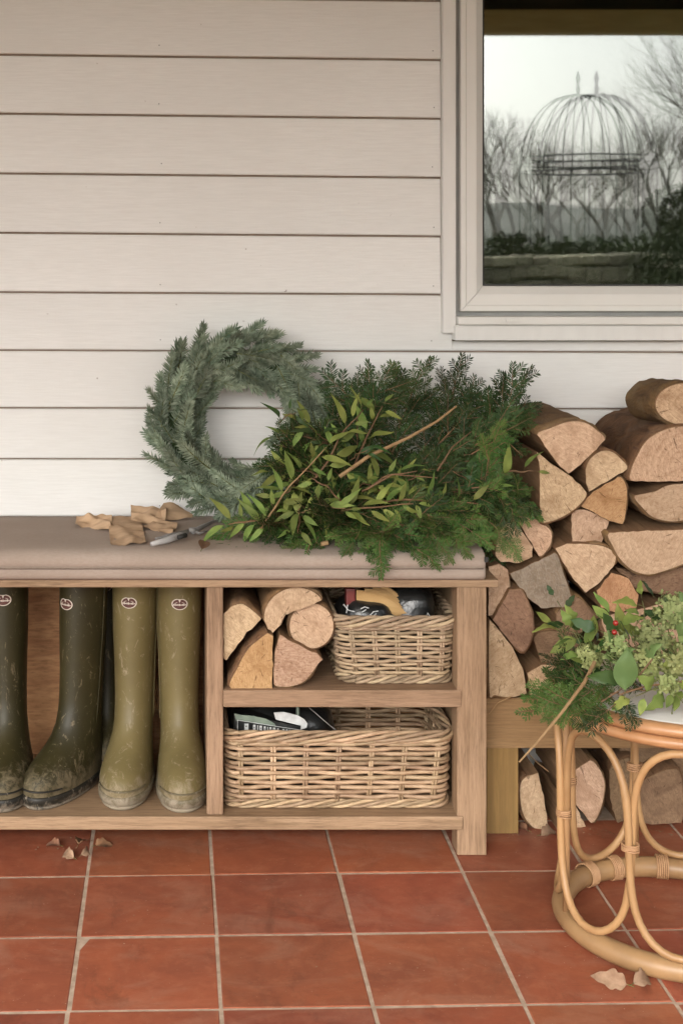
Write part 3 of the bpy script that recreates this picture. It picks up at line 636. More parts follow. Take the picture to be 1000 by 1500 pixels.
def boot(loc, yaw, mir, um, sm, label, badge_a=0.0, lean=(0, 0), s=1.0, group=None):
    t = thing('rubber_boot', label, 'boot', loc, group); t.rotation_euler = (lean[0], lean[1], yaw); K = 40
    A = [2*math.pi*k/K for k in range(K)]; rr = R.uniform(0, 30)
    zs = [.017, .022, .030, .038, .046, .053, .060, .066, .072, .078, .085, .092, .10, .11, .12, .13, .142, .155, .17, .185, .2, .215, .23, .25, .27, .29, .31, .33, .35, .37, .388, .39, .388]
    mb = MB(); rings = [[bootp(z, a, -.003 if i == 32 else 0, rr) for a in A] for i, z in enumerate(zs)]
    rings += [[bootp(z, a, -.005, rr) for a in A] for z in (.37, .34)]
    mb.loft(rings, True, True)
    def put(mb, name, mat, sm_=True, par=t):
        me = mb.mesh(name, MT[mat], Vector(), sm_, True); o = inst(name, me, par)
        if mir: o.scale.x = 1
        return o
    if mir:
        for v in mb.v: v.x = -v.x
    up = put(mb, 'upper', um)
    mb = MB(); rings = [[bootp(.02, a, g, rr).xy.to_3d()+Vector((0, 0, z)) for a in A] for z, g in ((0, -.004), (.002, -.001), (.007, .0012), (.0075, .0002), (.0085, .0002), (.009, .0028), (.018, .0034), (.022, .003), (.024, .0012))]
    mb.loft(rings, True, True)
    # toe cap ridge of the foxing
    ar = [a for a in [i*.05-1.0 for i in range(41)]]
    mb.tube([bootp(.031+.004*math.cos(a), a, .0006, rr) for a in ar], .0018, 5)
    if mir:
        for v in mb.v: v.x = -v.x
    put(mb, 'sole', sm)
    # collar band, back pull and badge on the shaft
    mb = MB(); mb.tube([bootp(.386, a, .0006, rr) for a in A], .0018, 5, closed=True); put(mb, 'collar', um)
    mb = MB(); mb.tube([bootp(z, math.pi/2*1.05*(1 if mir else -1), .0008, rr) for z in [.12+.02*i for i in range(14)]], .0013, 5); put(mb, 'side_seam', um)
    def bd(u, v, g): return bootp(.348+v, badge_a+u/.043, g, 0)
    B = 26; ov = lambda s_: [(.0155*s_*math.cos(a), .0108*s_*math.sin(a)*(1-.16*max(0, math.sin(a))*math.exp(-(math.cos(a)/.25)**2))) for a in [2*math.pi*k/B for k in range(B)]]
    mb = MB(); mb.loft([[bd(u, v, .0006) for u, v in ov(.86)], [bd(u, v, .0012) for u, v in ov(.92)], [bd(u, v, .0006) for u, v in ov(1.0)]], False, False)
    for i in range(9):                           # the pale wordmark across the badge
        u = -.0108+i*.0027; h = .0014+.0006*((i*5) % 3)
        mb.quad(bd(u-.0010, -.0016-h*.5, .0013), bd(u+.0010, -.0016-h*.5, .0013), bd(u+.0010, -.0016+h, .0013), bd(u-.0010, -.0016+h, .0013))
    mb.tri(bd(-.0022, .0086, .0013), bd(.0022, .0086, .0013), bd(0, .0028, .0013)); mb.quad(bd(-.009, .0012, .0013), bd(-.004, .0036, .0013), bd(-.004, .0042, .0013), bd(-.009, .0020, .0013)); mb.quad(bd(.009, .0012, .0013), bd(.004, .0036, .0013), bd(.004, .0042, .0013), bd(.009, .0020, .0013))
    bo = put(mb, 'badge', 'badge_white', False)
    mb = MB(); mb.v = [bd(u, v, .0007) for u, v in ov(.86)]; mb.v.append(bd(0, 0, .0009)); 
    for i in range(B): mb.f.append((i, (i+1) % B, B)); mb.m.append(0)
    put(mb, 'badge_field', 'badge_red', False, bo)
    t.scale = (s, s, s); return t
zs_ = fz(1195)+.0005
# local +y is the toe; yaw pi makes it face the camera
def bloc(px, d): return ((px-CX)/F*d, d, zs_)
boot(bloc(197, 2.705), math.pi-.14, False, 'rubber_olive', 'sole_olive', 'light olive rubber boot, toe forward, left one of the light pair', .05)
boot(bloc(263, 2.695), math.pi+.03, True, 'rubber_olive', 'sole_olive', 'light olive rubber boot next to the bench divider', .03)
boot(bloc(117, 2.690), math.pi-.52, False, 'rubber_dark', 'sole_dark', 'dark muddy rubber boot with its toe turned left, beside the light pair', .12, lean=(0, -.02))
boot(bloc(14, 2.700), math.pi+.03, True, 'rubber_dark', 'sole_dark', 'dark muddy rubber boot cut off at the left edge of the photo', .0, lean=(0, .02), s=1.02)
boot(bloc(157, 2.79), math.pi+.0, True, 'rubber_dark', 'sole_dark', 'dark rubber boot standing at the back, half hidden between two boots', .0, s=1.0).scale = (.8, .55, 1.02)

# ------------------------------------------------------------------ wicker baskets
def basket(label, x0, x1, xb0, xb1, yf, yb, z0, zrim, rows, nst_f, mat, gap_seed):
    t = thing('wicker_basket', label, 'basket', ((x0+x1)/2, (yf+yb)/2, z0), 'wicker baskets on the bench shelves')
    ztop = zrim-.012
    def outline(zz):
        k = (zz-z0)/(zrim-z0); X0, X1 = lerp(xb0, x0, k), lerp(xb1, x1, k); ins = lerp(.012, 0, k); Y0, Y1 = yf+ins*.6, yb-ins; r = .028
        segs = [((X0+r, Y0), (X1-r, Y0)), ((X1-r, Y0+r), -90), ((X1, Y0+r), (X1, Y1-r)), ((X1-r, Y1-r), 0), ((X1-r, Y1), (X0+r, Y1)), ((X0+r, Y1-r), 90), ((X0, Y1-r), (X0, Y0+r)), ((X0+r, Y0+r), 180)]
        pts = []
        for a, b in segs:
            if isinstance(b, tuple):
                n_ = 24
                for i in range(n_): pts.append((lerp(a[0], b[0], i/n_), lerp(a[1], b[1], i/n_)))
            else:
                for i in range(8): g = math.radians(b+90*i/8); pts.append((a[0]+r*math.cos(g), a[1]+r*math.sin(g)))
        return pts
    def at(o, s):                                # s in 0..1 along the loop
        L = [0]; n_ = len(o)
        for i in range(n_): a, b = o[i], o[(i+1) % n_]; L.append(L[-1]+math.hypot(b[0]-a[0], b[1]-a[1]))
        return L
    def sampler(zz):
        o = outline(zz); L = at(o, 0); T = L[-1]; n_ = len(o)
        def f(s):
            q_ = (s % 1.0)*T
            lo, hi = 0, n_
            while hi-lo > 1:
                m = (lo+hi)//2
                if L[m] <= q_: lo = m
                else: hi = m
            a, b = o[lo], o[(lo+1) % n_]; u = (q_-L[lo])/max(1e-9, L[lo+1]-L[lo])
            tx, ty = b[0]-a[0], b[1]-a[1]; l_ = math.hypot(tx, ty) or 1
            return Vector((lerp(a[0], b[0], u), lerp(a[1], b[1], u), zz)), Vector((ty/l_, -tx/l_, 0))
        return f, T
    f0, T0 = sampler(z0+.01); wfront = xb1-xb0
    gap = wfront/nst_f; NS = int(round(T0/gap)); NS += (NS+1) % 2     # odd, so rows alternate
    rg = random.Random(gap_seed)
    zrow = [lerp(z0+.017, ztop-.006, (i+.5)/rows) for i in range(rows)]
    for i, zz in enumerate(zrow):
        f_, T = sampler(zz); pts = []; n_ = NS*6; ph = rg.uniform(-.2, .2)
        for k in range(n_):
            s = k/n_; p, nn = f_(s); w_ = math.cos(math.pi*s*NS+math.pi*i)
            w_ = math.copysign(abs(w_)**.7, w_)
            p = p+nn*(.0031*w_)+Vector((0, 0, .0006*math.sin(k*.7+i*2+ph)+.0012*noise.noise(Vector((s*9, i*3.1, gap_seed)))))
            pts.append(p)
        mb = MB(); mb.tube(pts, [(ztop-z0-.023)/rows*.44+.0004*noise.noise(Vector((k*.15, i*7.0, 1))) for k in range(n_)], 6, closed=True)
        mb.build('weaver', MT[mat], t, True)
    ft_, _ = sampler(ztop)
    for j in range(NS):
        s = j/NS; a, na = f0(s); b, nb = ft_(s)
        mb = MB(); tg = Vector((-na.y, na.x, 0))
        for o_ in (-.0026, .0026): mb.tube([a+tg*o_-na*.0005, (a+b)/2+tg*o_*rg.uniform(.8, 1.2), b+tg*o_-nb*.0005], .0026, 5)
        mb.build('stake', MT[mat], t, True)
    def braid(zc, rad, rb, cnt, turns, name):
        f_, T = sampler(zc)
        for c in range(cnt):
            pts = []; n_ = 260
            for k in range(n_):
                s = k/n_; p, nn = f_(s); a = 2*math.pi*(turns*s+c/cnt)
                pts.append(p+nn*rad*math.cos(a)+Vector((0, 0, rad*1.25*math.sin(a)+.0008*noise.noise(Vector((s*12, c, 2))))))
            mb = MB(); mb.tube(pts, [rb*(1+.12*noise.noise(Vector((k*.2, c*5, 3)))) for k in range(n_)], 6, closed=True); mb.build(name, MT[mat], t, True)
    braid(zrim-.008, .0062, .0037, 5, 6, 'rim_strand'); braid(ztop-.0075, .0026, .0028, 3, 11, 'wale_strand')
    braid(z0+.0085, .0045, .0032, 4, 9, 'base_strand')
    mb = MB(); o = outline(z0); mb.v = [Vector((x, y, z0+.006)) for x, y in o]+[Vector((x, y, z0+.012)) for x, y in o]; n_ = len(o)
    mb.f = [tuple(range(n_)), tuple(range(n_, 2*n_))]+[(i, (i+1) % n_, n_+(i+1) % n_, n_+i) for i in range(n_)]; mb.m = [0]*len(mb.f); mb.build('base', MT[mat], t)
    return t
zsh = fz(1010.5)+.0005
basket('smaller wicker basket beside the logs on the upper bench shelf', fx(489, 2.56), fx(670, 2.56), fx(500, 2.56), fx(660, 2.56), 2.556, 2.80, zsh, fz(903, 2.56), 12, 5, 'wicker_dull', 1)
basket('wide low wicker basket on the bottom bench shelf', fx(329, 2.56), fx(661, 2.56), fx(331, 2.56), fx(656, 2.56), 2.556, 2.80, zs_, fz(1071, 2.56), 12, 7, 'wicker', 2)
# contents of the baskets
def crumple(label, name, corners, nu, nv, amp, mat, cat, thick=.0, seed=0, bulge=0.0, par=None, frq=30):
    a, b, c, d = [Vector(p) for p in corners]; nrm = (b-a).cross(d-a).normalized()
    def fn(u, v):
        p = a.lerp(b, u).lerp(d.lerp(c, u), v)
        return p+nrm*(amp*noise.noise(p*frq+Vector((seed, seed*2, 0)))+bulge*math.sin(math.pi*u)*math.sin(math.pi*v))
    mb = MB(); mb.grid(fn, nu, nv)
    if thick: mb.grid(lambda u, v: fn(u, v)-nrm*thick*(1+.8*noise.noise(Vector((u*5, v*5, seed)))), nu, nv)
    o = mb.build(name, MT[mat], par, True)
    if label: tag(o, label, cat)
    return o
z1 = fz(905, 2.60)
def sack(label, x0, x1, y0, y1, z0, z1, seed, name='plastic_sack'):
    K = 28; rings = []
    for i in range(12):
        t = i/11; z = lerp(z0, z1, math.sin(t*math.pi/2)); s = 1 if t < .5 else math.cos((t-.5)*2*math.pi/2*.92)**.5
        rg = []
        for k in range(K):
            a = 2*math.pi*k/K; x = (x0+x1)/2+(x1-x0)/2*s*math.copysign(abs(math.cos(a))**.6, math.cos(a)); y = (y0+y1)/2+(y1-y0)/2*s*math.copysign(abs(math.sin(a))**.6, math.sin(a))
            n_ = noise.noise_vector(Vector((x*24, y*24, z*24))+Vector((seed, 0, 0)))*.010*s; rg.append(Vector((x, y, z))+n_)
        rings.append(rg)
    mb = MB(); mb.loft(rings); o = mb.build(name, MT['plastic_black'], None, True, True, loc=((x0+x1)/2, (y0+y1)/2, z0)); tag(o, label, 'bag'); return o
s1 = sack('black plastic bag with white marks stuffed in the upper basket', .305, .405, 2.58, 2.70, zsh+.014, .438, 3)
s2 = sack('black plastic bag at the right of the upper basket', .40, .485, 2.60, 2.76, zsh+.014, .455, 9)
s3 = sack('dark plastic sack with a printed label in the lower basket', .10, .30, 2.60, 2.76, zs_+.014, .232, 14)
# bright strokes of print on the bags (too small to read)
def stroke(par, pts, r=.0012, mat='print_white', name='print'):
    mb = MB(); mb.tube(pts, r, 4); mb.build(name, MT[mat], par)
for k, pl in enumerate([[(503, 885), (510, 894), (519, 896)], [(509, 886), (507, 898)], [(528, 892), (534, 889), (540, 891)], [(530, 897), (536, 893)], [(541, 902), (547, 896), (554, 895)], [(545, 904), (551, 899)], [(624, 904), (626, 898), (631, 905)]]):
    stroke(s1, [P(x, y, 2.578) for x, y in pl], .0011)
# slats of curved wood veneer in the upper basket
ven = thing('veneer_strips', 'bundle of curved thin wooden strips sticking out of the upper basket', 'wood strips', P(560, 890, 2.60))
for k in range(4):
    pts = []
    for i in range(15):
        t = i/14; a = math.radians(lerp(100-k*2, 12, t))
        pts.append((lerp(522, 540, 0)+k*12+ (1-math.cos(math.radians(lerp(0, 90, t))))*0 + 88*t**1.0*(1-.15*k), 866-2*k+ 46*t**2.0))
    w_ = [lerp(20-k*3, 13-k, i/14) for i in range(15)]
    dd = 2.600+k*.006; mb = MB()
    def vf(u, v, pts=pts, w_=w_, dd=dd):
        i = min(13, int(u*14)); g = u*14-i; x = lerp(pts[i][0], pts[i+1][0], g); y = lerp(pts[i][1], pts[i+1][1], g); return P(x-8*v*u, y+lerp(w_[i], w_[i+1], g)*v*.9, dd+.004*v)
    mb.grid(vf, 14, 3); mb.grid(lambda u, v: vf(u, v)+Vector((0, .003, .0015)), 14, 3); mb.build('strip', MT['veneer'], ven, True)
mb = MB(); mb.box(*sorted((fx(507, 2.60), fx(521, 2.60))), 2.602, 2.63, fz(893, 2.60), fz(863, 2.60), .003); tag(mb.build('red_packet', MT['print_red']), 'dull red packet corner beside the wooden strips in the upper basket', 'packet')
# printed packet in the lower basket
pk = thing('printed_packet', 'black and grey printed packet with a framed text label in the lower basket', 'packet', P(390, 1060, 2.60))
def quadp(px, d, name, mat, par, th=.004):
    ps = [P(x, y, d) for x, y in px]; mb = MB(); n_ = len(ps); mb.v = ps+[p+Vector((0, th, 0)) for p in ps]
    mb.f = [tuple(range(n_)), tuple(range(2*n_-1, n_-1, -1))]+[(i, (i+1) % n_, n_+(i+1) % n_, n_+i) for i in range(n_)]; mb.m = [0]*len(mb.f); return mb.build(name, MT[mat], par)
quadp([(343, 1046), (372, 1049), (400, 1056), (448, 1066), (452, 1090), (343, 1090)], 2.590, 'packet_body', 'plastic_black', pk, .03)
quadp([(343, 1045), (351, 1047), (372, 1049), (390, 1053), (402, 1060), (404, 1064), (375, 1059), (350, 1055), (346, 1056)], 2.5875, 'pale_band', 'print_green', pk, .002)
quadp([(401, 1044), (415, 1043), (436, 1048), (446, 1054), (450, 1060), (449, 1066), (440, 1069), (441, 1063), (420, 1058), (404, 1054)], 2.584, 'metal_flap', 'print_white', pk, .002)
for a, b in (((348, 1055), (348, 1085)), ((348, 1055), (405, 1064)), ((405, 1064), (444, 1070))): stroke(pk, [P(*a, 2.586), P(*b, 2.586)], .0006)
x = 358
for k, w_ in enumerate((8, 0, 5, 2, 5, 4, 2, 4, 5, 3, 0, 4, 3, 4, 3)):
    if w_:
        y = 1060+(x-358)*.14; quadp([(x, y), (x+w_*.75, y+.1), (x+w_*.75, y+13), (x, y+13)], 2.5868, 'letter', 'print_white', pk, .0008)
        if w_ > 2: quadp([(x+1, y+3), (x+w_*.5, y+3), (x+w_*.5, y+4.4), (x+1, y+4.4)], 2.5862, 'letter_gap', 'plastic_black', pk, .0004)
    x += w_+1.2 if w_ else 3.5
mb = MB(); mb.tube([P(452, 1036, 2.60), P(481, 1061, 2.58), P(500, 1076, 2.58)], .0008, 5); tag(mb.build('thin_rod', MT['steel']), 'thin dark rod leaning across the lower basket', 'rod')
mb = MB(); mb.tube([P(436, 1036, 2.612), P(436, 1056, 2.60)], .0032, 6); mb.build('handle', MT['print_green'], pk)

# ------------------------------------------------------------------ rattan table
tab = thing('rattan_table', 'round rattan side table with looped cane sides and a pale top', 'table', (.808, 2.262, 0))
TC = Vector((.808, 2.262, 0)); RT = .193
def circ(r, z, n_=72): return [TC+Vector((r*math.cos(2*math.pi*k/n_), r*math.sin(2*math.pi*k/n_), z)) for k in range(n_)]
mb = MB(); mb.tube(circ(.182, .0166, 80), [.0166*(1+.03*math.sin(k*.4)) for k in range(80)], 14, closed=True); mb.build('base_ring', MT['rattan_base'], tab, True)
mb = MB(); mb.loft([circ(r, z) for r, z in ((.18, .362), (RT-.002, .3625), (RT+.005, .367), (RT+.006, .373), (RT+.002, .379), (RT-.006, .3815), (RT-.012, .3805))], False, False); mb.build('top_rim', MT['rattan_rim'], tab, True)
mb = MB(); mb.tube(circ(RT-.004, .3535), .0085, 10, closed=True); mb.build('under_rim', MT['rattan_rim'], tab, True)
mb = MB(); mb.loft([circ(r, z) for r, z in ((RT-.010, .366), (RT-.0105, .3795), (RT-.013, .3822), (.1, .3828), (.02, .3828))], True, True); mb.build('table_top', MT['table_white'], tab, True)
ph0 = math.radians(-64)
def strand(sgn):
    pts = []; N_ = 4*40
    for k in range(N_):
        u = 2*math.pi*4*k/N_                    # four full waves round the table
        uu = u+ (0 if sgn > 0 else math.pi)
        phi = ph0+u/4 + math.radians(-6.5)*math.sin(2*(u+math.pi/2))*1.0
        sv = math.cos(uu-0) ; sv = math.copysign(abs(sv)**.92, sv)
        z = .187+.150*sv; r = .190+.0055*math.sin(u*1+ (0 if sgn > 0 else math.pi)+math.pi/2)*0+ (.004 if sgn > 0 else -.004)*math.cos(2*u)*0 + .0050*math.sin(uu)
        z = .187+(.152 if sv > 0 else .150)*sv
        pts.append(TC+Vector((r*math.sin(phi), -r*math.cos(phi), z)))
    return pts
for sg in (1, -1):
    st = strand(sg); mb = MB(); mb.tube(st, [.0060*(1+.08*noise.noise(Vector((i*.3, sg, 0)))+(.13 if i % 23 == 7 else 0)) for i in range(len(st))], 10, closed=True); mb.build('cane_loop', MT['rattan'], tab, True)
for k in range(8):                               # bindings where the loops cross, and wraps on the base ring
    phi = ph0+math.radians(22.5+45*k); c = TC+Vector((.190*math.sin(phi), -.190*math.cos(phi), .187)); mb = MB()
    for j in range(4):
        rad = .0125; tg = Vector((math.cos(phi), math.sin(phi), 0)); nn = Vector((math.sin(phi), -math.cos(phi), 0))
        mb.tube([c+tg*rad*math.cos(a)+nn*rad*.85*math.sin(a)+Vector((0, 0, (j-1.5)*.0032+.0008*math.sin(a+j))) for a in [2*math.pi*i/18 for i in range(18)]], .0016, 5, closed=True)
    mb.build('binding', MT['binding'], tab, True)
for phi in [ph0+math.radians(22.5+22.5+45*k+o_) for k in range(8) for o_ in (-9, 9)][2:]:
    c = TC+Vector((.182*math.sin(phi), -.182*math.cos(phi), .0178)); mb = MB(); nn = Vector((math.sin(phi), -math.cos(phi), 0)); tg = Vector((math.cos(phi), math.sin(phi), 0))
    if c.y < 2.36: continue
    for j in range(6):
        mb.tube([c+nn*.0192*math.cos(a)+Vector((0, 0, .0192*math.sin(a) if math.sin(a) > -.9 else -.0172))+tg*((j-2.5)*.0034) for a in [2*math.pi*i/20 for i in range(20)]], .0017, 5, closed=True)
    mb.build('ring_wrap', MT['binding'], tab, True)
for phi in (ph0+math.radians(-22.5), ph0+math.radians(180-22.5), ph0+math.radians(90-22.5), ph0+math.radians(270-22.5)):
    c = TC+Vector((.1855*math.sin(phi), -.1855*math.cos(phi), 0)); mb = MB(); mb.tube([c+Vector((0, 0, .03)), c+Vector((0, 0, .19)), c*1+Vector((0, 0, .352))], .0058, 8); mb.build('upright', MT['rattan'], tab, True)

# ------------------------------------------------------------------ foliage prototypes
def sprig_mesh(seed, L=.075, nl=.0165, cnt=110, mat='fir_blue', flat=.35, w_=.0024):
    r = random.Random(seed); mb = MB(); bend = r.uniform(-.006, .006)
    ax = lambda t: Vector((L*t, bend*t*t*2, .004*math.sin(t*2)))
    mb.tube([ax(i/5) for i in range(6)], [.0014, .0013, .0012, .001, .0008, .0005], 4, mi=1)
    for i in range(cnt):
        t = (i+.5)/cnt; p = ax(t); a = i*2.39996+r.uniform(-.3, .3); side = Vector((0, math.cos(a), math.sin(a)*flat+ .18))
        side.normalize(); ang_ = math.radians(lerp(66, 26, t**2)+r.uniform(-8, 8)); dr = Vector((math.cos(ang_), 0, 0))+side*math.sin(ang_)
        ln = nl*(1-.25*t**4)*r.uniform(.8, 1.1); u = dr.cross(Vector((r.uniform(-.3, .3), r.uniform(-.3, .3), 1))).normalized()*w_*.5
        e = p+dr*ln+Vector((0, 0, .001)); m = p+dr*ln*.55
        mb.quad(p-u*.6, m-u, m+u, p+u*.6); mb.tri(m-u, e, m+u)
    if mat == 'fir_blue': pass
    return mb.mesh('fir_sprig', [MT[mat], MT['stem_green']])
def spray_mesh(seed, L=.11, nl=.020, mat='yew_dark', sub=5, w_=.0036, step=.0046, lift=.25):
    r = random.Random(seed); mb = MB()
    def twig(p0, d0, ln, rad):
        n_ = 6; pts = [p0]; d = d0.copy()
        for i in range(n_):
            d = (d+Vector((r.uniform(-.09, .09), r.uniform(-.09, .09), r.uniform(-.08, .05)))).normalized(); pts.append(pts[-1]+d*ln/n_)
        mb.tube(pts, [lerp(rad, rad*.4, i/n_) for i in range(n_+1)], 4, mi=1)
        k = int(ln/step)
        for i in range(k*2):
            t = (i+1.2)/(k*2); j = min(n_-1, int(t*n_)); p = pts[j].lerp(pts[j+1], t*n_-j); dd = (pts[j+1]-pts[j]).normalized()
            sd = dd.cross(Vector((0, 0, 1))).normalized()*(1 if i % 2 else -1); up = Vector((0, 0, 1))*r.uniform(-.35, .35+lift)
            a = math.radians(lerp(58, 32, t**3)+r.uniform(-10, 10)); dr = (dd*math.cos(a)+(sd+up).normalized()*math.sin(a)); l_ = nl*math.sin(math.pi*min(1, .22+.78*t))**.35*r.uniform(.8, 1.1) if t < .97 else nl*.6
            l_ = nl*(.75+.35*math.sin(math.pi*t))*r.uniform(.8, 1.1)
            u = dr.cross(Vector((r.uniform(-.5, .5), r.uniform(-.5, .5), 1))).normalized()*w_*.5; m = p+dr*l_*.6; e = p+dr*l_-Vector((0, 0, .0012))
            mb.quad(p-u*.4, m-u, m+u, p+u*.4); mb.tri(m-u, e, m+u)
        return pts
    main = twig(Vector((0, 0, 0)), Vector((1, 0, 0)), L, .0016)
    for s in range(sub):
        t = .12+.72*s/sub; j = int(t*6); sg = 1 if s % 2 else -1; a = math.radians(r.uniform(32, 52))*sg
        twig(main[j], Vector((math.cos(a), math.sin(a), r.uniform(-.25, .35))).normalized(), L*r.uniform(.35, .6)*(1-.4*t), .0011)
    return mb.mesh('needle_spray', [MT[mat], MT['twig']])
FIRB = [sprig_mesh(10+i, L=.050+.005*i, cnt=72+7*i) for i in range(5)]
YEW = [spray_mesh(30+i) for i in range(4)]
FRG = [spray_mesh(50+i, L=.10, nl=.017, mat='fir_green', sub=5, w_=.0030, step=.0036, lift=.05) for i in range(4)]
def leaf_mesh(L, W, mat, curl=.3, spiky=0, seed=0, fold=.3, name='leaf', n_=8, lobes=0):
    mb = MB(); r = random.Random(seed); tw = r.uniform(-.4, .4)
    if spiky: n_ = spiky*4
    def wd(t):
        w_ = math.sin(math.pi*t**.85)**.9*(1-.25*t)
        if spiky: w_ = math.sin(math.pi*min(1, t*.97+.015)**.9)**.6*(.62+.42*abs(((t*spiky) % 1)-.5)*2)
        if lobes: w_ = w_*(.72+.4*abs(math.sin(t*math.pi*lobes)))
        return max(.0, w_)
    rows = []
    for i in range(n_+1):
        t = i/n_; x = L*t; z = -curl*L*t*t*.6+.05*L*math.sin(t*6+seed); w2 = W/2*wd(t); rw = []
        for k in (-1, -.5, 0, .5, 1):
            y = w2*k; zz = z+fold*abs(y)+tw*y*t*.5+ (.12*W*math.sin(t*spiky*6.28)*abs(k) if spiky else 0)+(-.2*W*(abs(k)**3)*.5)
            rw.append(Vector((x-(.08*W*abs(k) if spiky else 0), y, zz)))
        rows.append(rw)
    mb.loft(rows, False, False, 0, False)
    mb.tube([Vector((-.012, 0, .0)), Vector((0, 0, 0))], .0007, 4, mi=1)
    return mb.mesh(name, [MT[mat], MT['stem_green']], smooth=True)
LEAF = [leaf_mesh(.054+.005*i, .020+.0015*i, 'leaf_green', (.3, .8, 1.3, 1.8)[i], 0, i, .45) for i in range(4)]
LEAFD = [leaf_mesh(.044+.004*i, .018, 'leaf_deep', .5+.6*i, 0, i+9, .45) for i in range(3)]
def interior(o): return Vector(o.location)
def path(a, b, sag, n_=8, seed=0):
    a, b = Vector(a), Vector(b); out = []
    for i in range(n_+1):
        t = i/n_; out.append(a.lerp(b, t)+Vector((0, 0, sag*math.sin(math.pi*t)))+noise.noise_vector(Vector((t*2.2, seed, 1.5)))*.012*math.sin(math.pi*min(1, t*1.2)))
    return out
def conifer(label, a, b, sag, protos, nspray, seed, group=None, name='conifer_cutting', s=(.48, .78), rad=.0022, start=.15, spread=55, stem='twig', up=Vector((0, -.8, .6))):
    r = random.Random(seed); pts = path(a, b, sag, 8, seed); t = thing(name, label, 'foliage', pts[0], group)
    mb = MB(); mb.tube(pts, [lerp(rad, rad*.45, i/8) for i in range(9)], 5); mb.build('stem', MT[stem], t, True)
    for k in range(nspray):
        u = lerp(start, 1, k/max(1, nspray-1)); j = min(7, int(u*8)); p = pts[j].lerp(pts[j+1], u*8-j); d = (pts[j+1]-pts[j]).normalized()
        a_ = math.radians(0 if k == nspray-1 else r.uniform(25, spread)*(1 if k % 2 else -1)); d = Matrix.Rotation(a_, 3, (up+Vector((r.uniform(-.4, .4), r.uniform(-.3, .3), r.uniform(-.3, .3)))).normalized()) @ d
        inst('spray', r.choice(protos), t, frame(p-t.location, d, up, r.uniform(*s), r.uniform(-.6, .6)))
    return t
def leafy(label, a, b, sag, protos, nl, seed, group=None, name='leafy_branch', s=(.7, 1.15), rad=.0022, stem='twig', start=.1, tipd=.5):
    r = random.Random(seed); pts = path(a, b, sag, 8, seed); t = thing(name, label, 'foliage', pts[0], group)
    mb = MB(); mb.tube(pts, [lerp(rad, rad*.45, i/8) for i in range(9)], 6); mb.build('stem', MT[stem], t, True)
    for k in range(nl):
        u = lerp(start, 1, k/max(1, nl-1)); j = min(7, int(u*8)); p = pts[j].lerp(pts[j+1], u*8-j); d = (pts[j+1]-pts[j]).normalized()
        sd = d.cross(Vector((0, -1, 0))).normalized()*(1 if k % 2 else -1); dr = d*r.uniform(.3, .9)+sd*r.uniform(.5, 1)+Vector((0, -r.uniform(-.1, .7), r.uniform(-.1, .35)))
        if k == nl-1: dr = d
        dr.normalize()
        inst('leaf', r.choice(protos), t, frame(p-t.location+dr*.010, dr, Vector((r.uniform(-.3, .3), -.7, .6)), r.uniform(*s)*lerp(.95, .7, u)*r.uniform(.75, 1.1), r.uniform(-1.1, 1.1)))
    return t

# ------------------------------------------------------------------ wreath leaning on the wall
wc = P(352, 619, 2.80); wr = thing('fir_wreath', 'round blue-green fir wreath leaning against the weatherboards on the cushion', 'wreath', wc)
mb = MB(); lean = math.radians(9)
def wp(a, r, h=0.0):                             # polar on the wreath plane, h toward the viewer
    x, z = r*math.cos(a), r*math.sin(a)
    return Vector((x, z*math.sin(lean)-h*math.cos(lean)+.0, z*math.cos(lean)+h*math.sin(lean)*0))
mb.tube([wc+wp(2*math.pi*k/40, .128) for k in range(40)], .018, 8, closed=True); mb.build('ring', MT['yew_dark'], wr, True)
r = random.Random(5); NSP = 216
for k in range(NSP):
    if k % 7 == 3: continue
    a = 2*math.pi*k/NSP*4+r.uniform(-.08, .08); lay = k*4//NSP
    tang = Vector((math.sin(a), 0, -math.cos(a))); rad_ = Vector((math.cos(a), 0, math.sin(a)))
    if lay == 0: rr_, out_, h = .163, r.uniform(.3, 1.5), r.uniform(.0, .02)
    elif lay == 1: rr_, out_, h = .100, r.uniform(-.9, .0), r.uniform(.0, .025)
    elif lay == 2: rr_, out_, h = .150, r.uniform(-.1, .9), r.uniform(.025, .045)
    else: rr_, out_, h = .116, r.uniform(-.6, .5), r.uniform(.03, .05)
    rr_ += r.uniform(-.012, .012)
    d = tang*1.0+rad_*out_+Vector((0, -r.uniform(-.1, .55), 0)); d = Vector((d.x, d.y+d.z*math.sin(lean), d.z*math.cos(lean))).normalized()
    p = wp(a, rr_, h)-d*.03
    inst('fir_sprig', r.choice(FIRB), wr, frame(p, d, Vector((r.uniform(-.3, .3), -1, r.uniform(-.3, .4))), r.uniform(.95, 1.35), r.uniform(-.7, .7)))

# ------------------------------------------------------------------ heap of cut greenery on the cushion
GC = 'cut conifer branches heaped on the bench'; GL = 'leafy green stems heaped on the bench'
spk = [('dark yew tip rising at the upper left of the heap, near the wreath', (505, 690, 2.70), (555, 568, 2.74), 5),
 ('needled side shoot reaching left beside the wreath', (560, 650, 2.72), (517, 588, 2.74), 4),
 ('yew branch whose tip rises at the middle of the heap', (560, 720, 2.70), (606, 568, 2.76), 6),
 ('upright dark yew tip at the top middle of the heap', (640, 720, 2.72), (664, 570, 2.74), 6),
 ('yew branch leaning right at the top of the heap', (600, 700, 2.68), (694, 600, 2.72), 6),
 ('needled branch standing tallest at the right end of the heap', (690, 720, 2.68), (752, 582, 2.68), 6),
 ('short yew shoot below the tall right-hand branch', (660, 690, 2.66), (730, 636, 2.64), 5),
 ('yew branch hanging to the right over the stacked logs', (660, 720, 2.60), (742, 728, 2.57), 5)]
for i, (lb, a, b, n_) in enumerate(spk): conifer(lb, P(*a), P(*b), .01, YEW, n_+5, 100+i, GC)
r = random.Random(77)
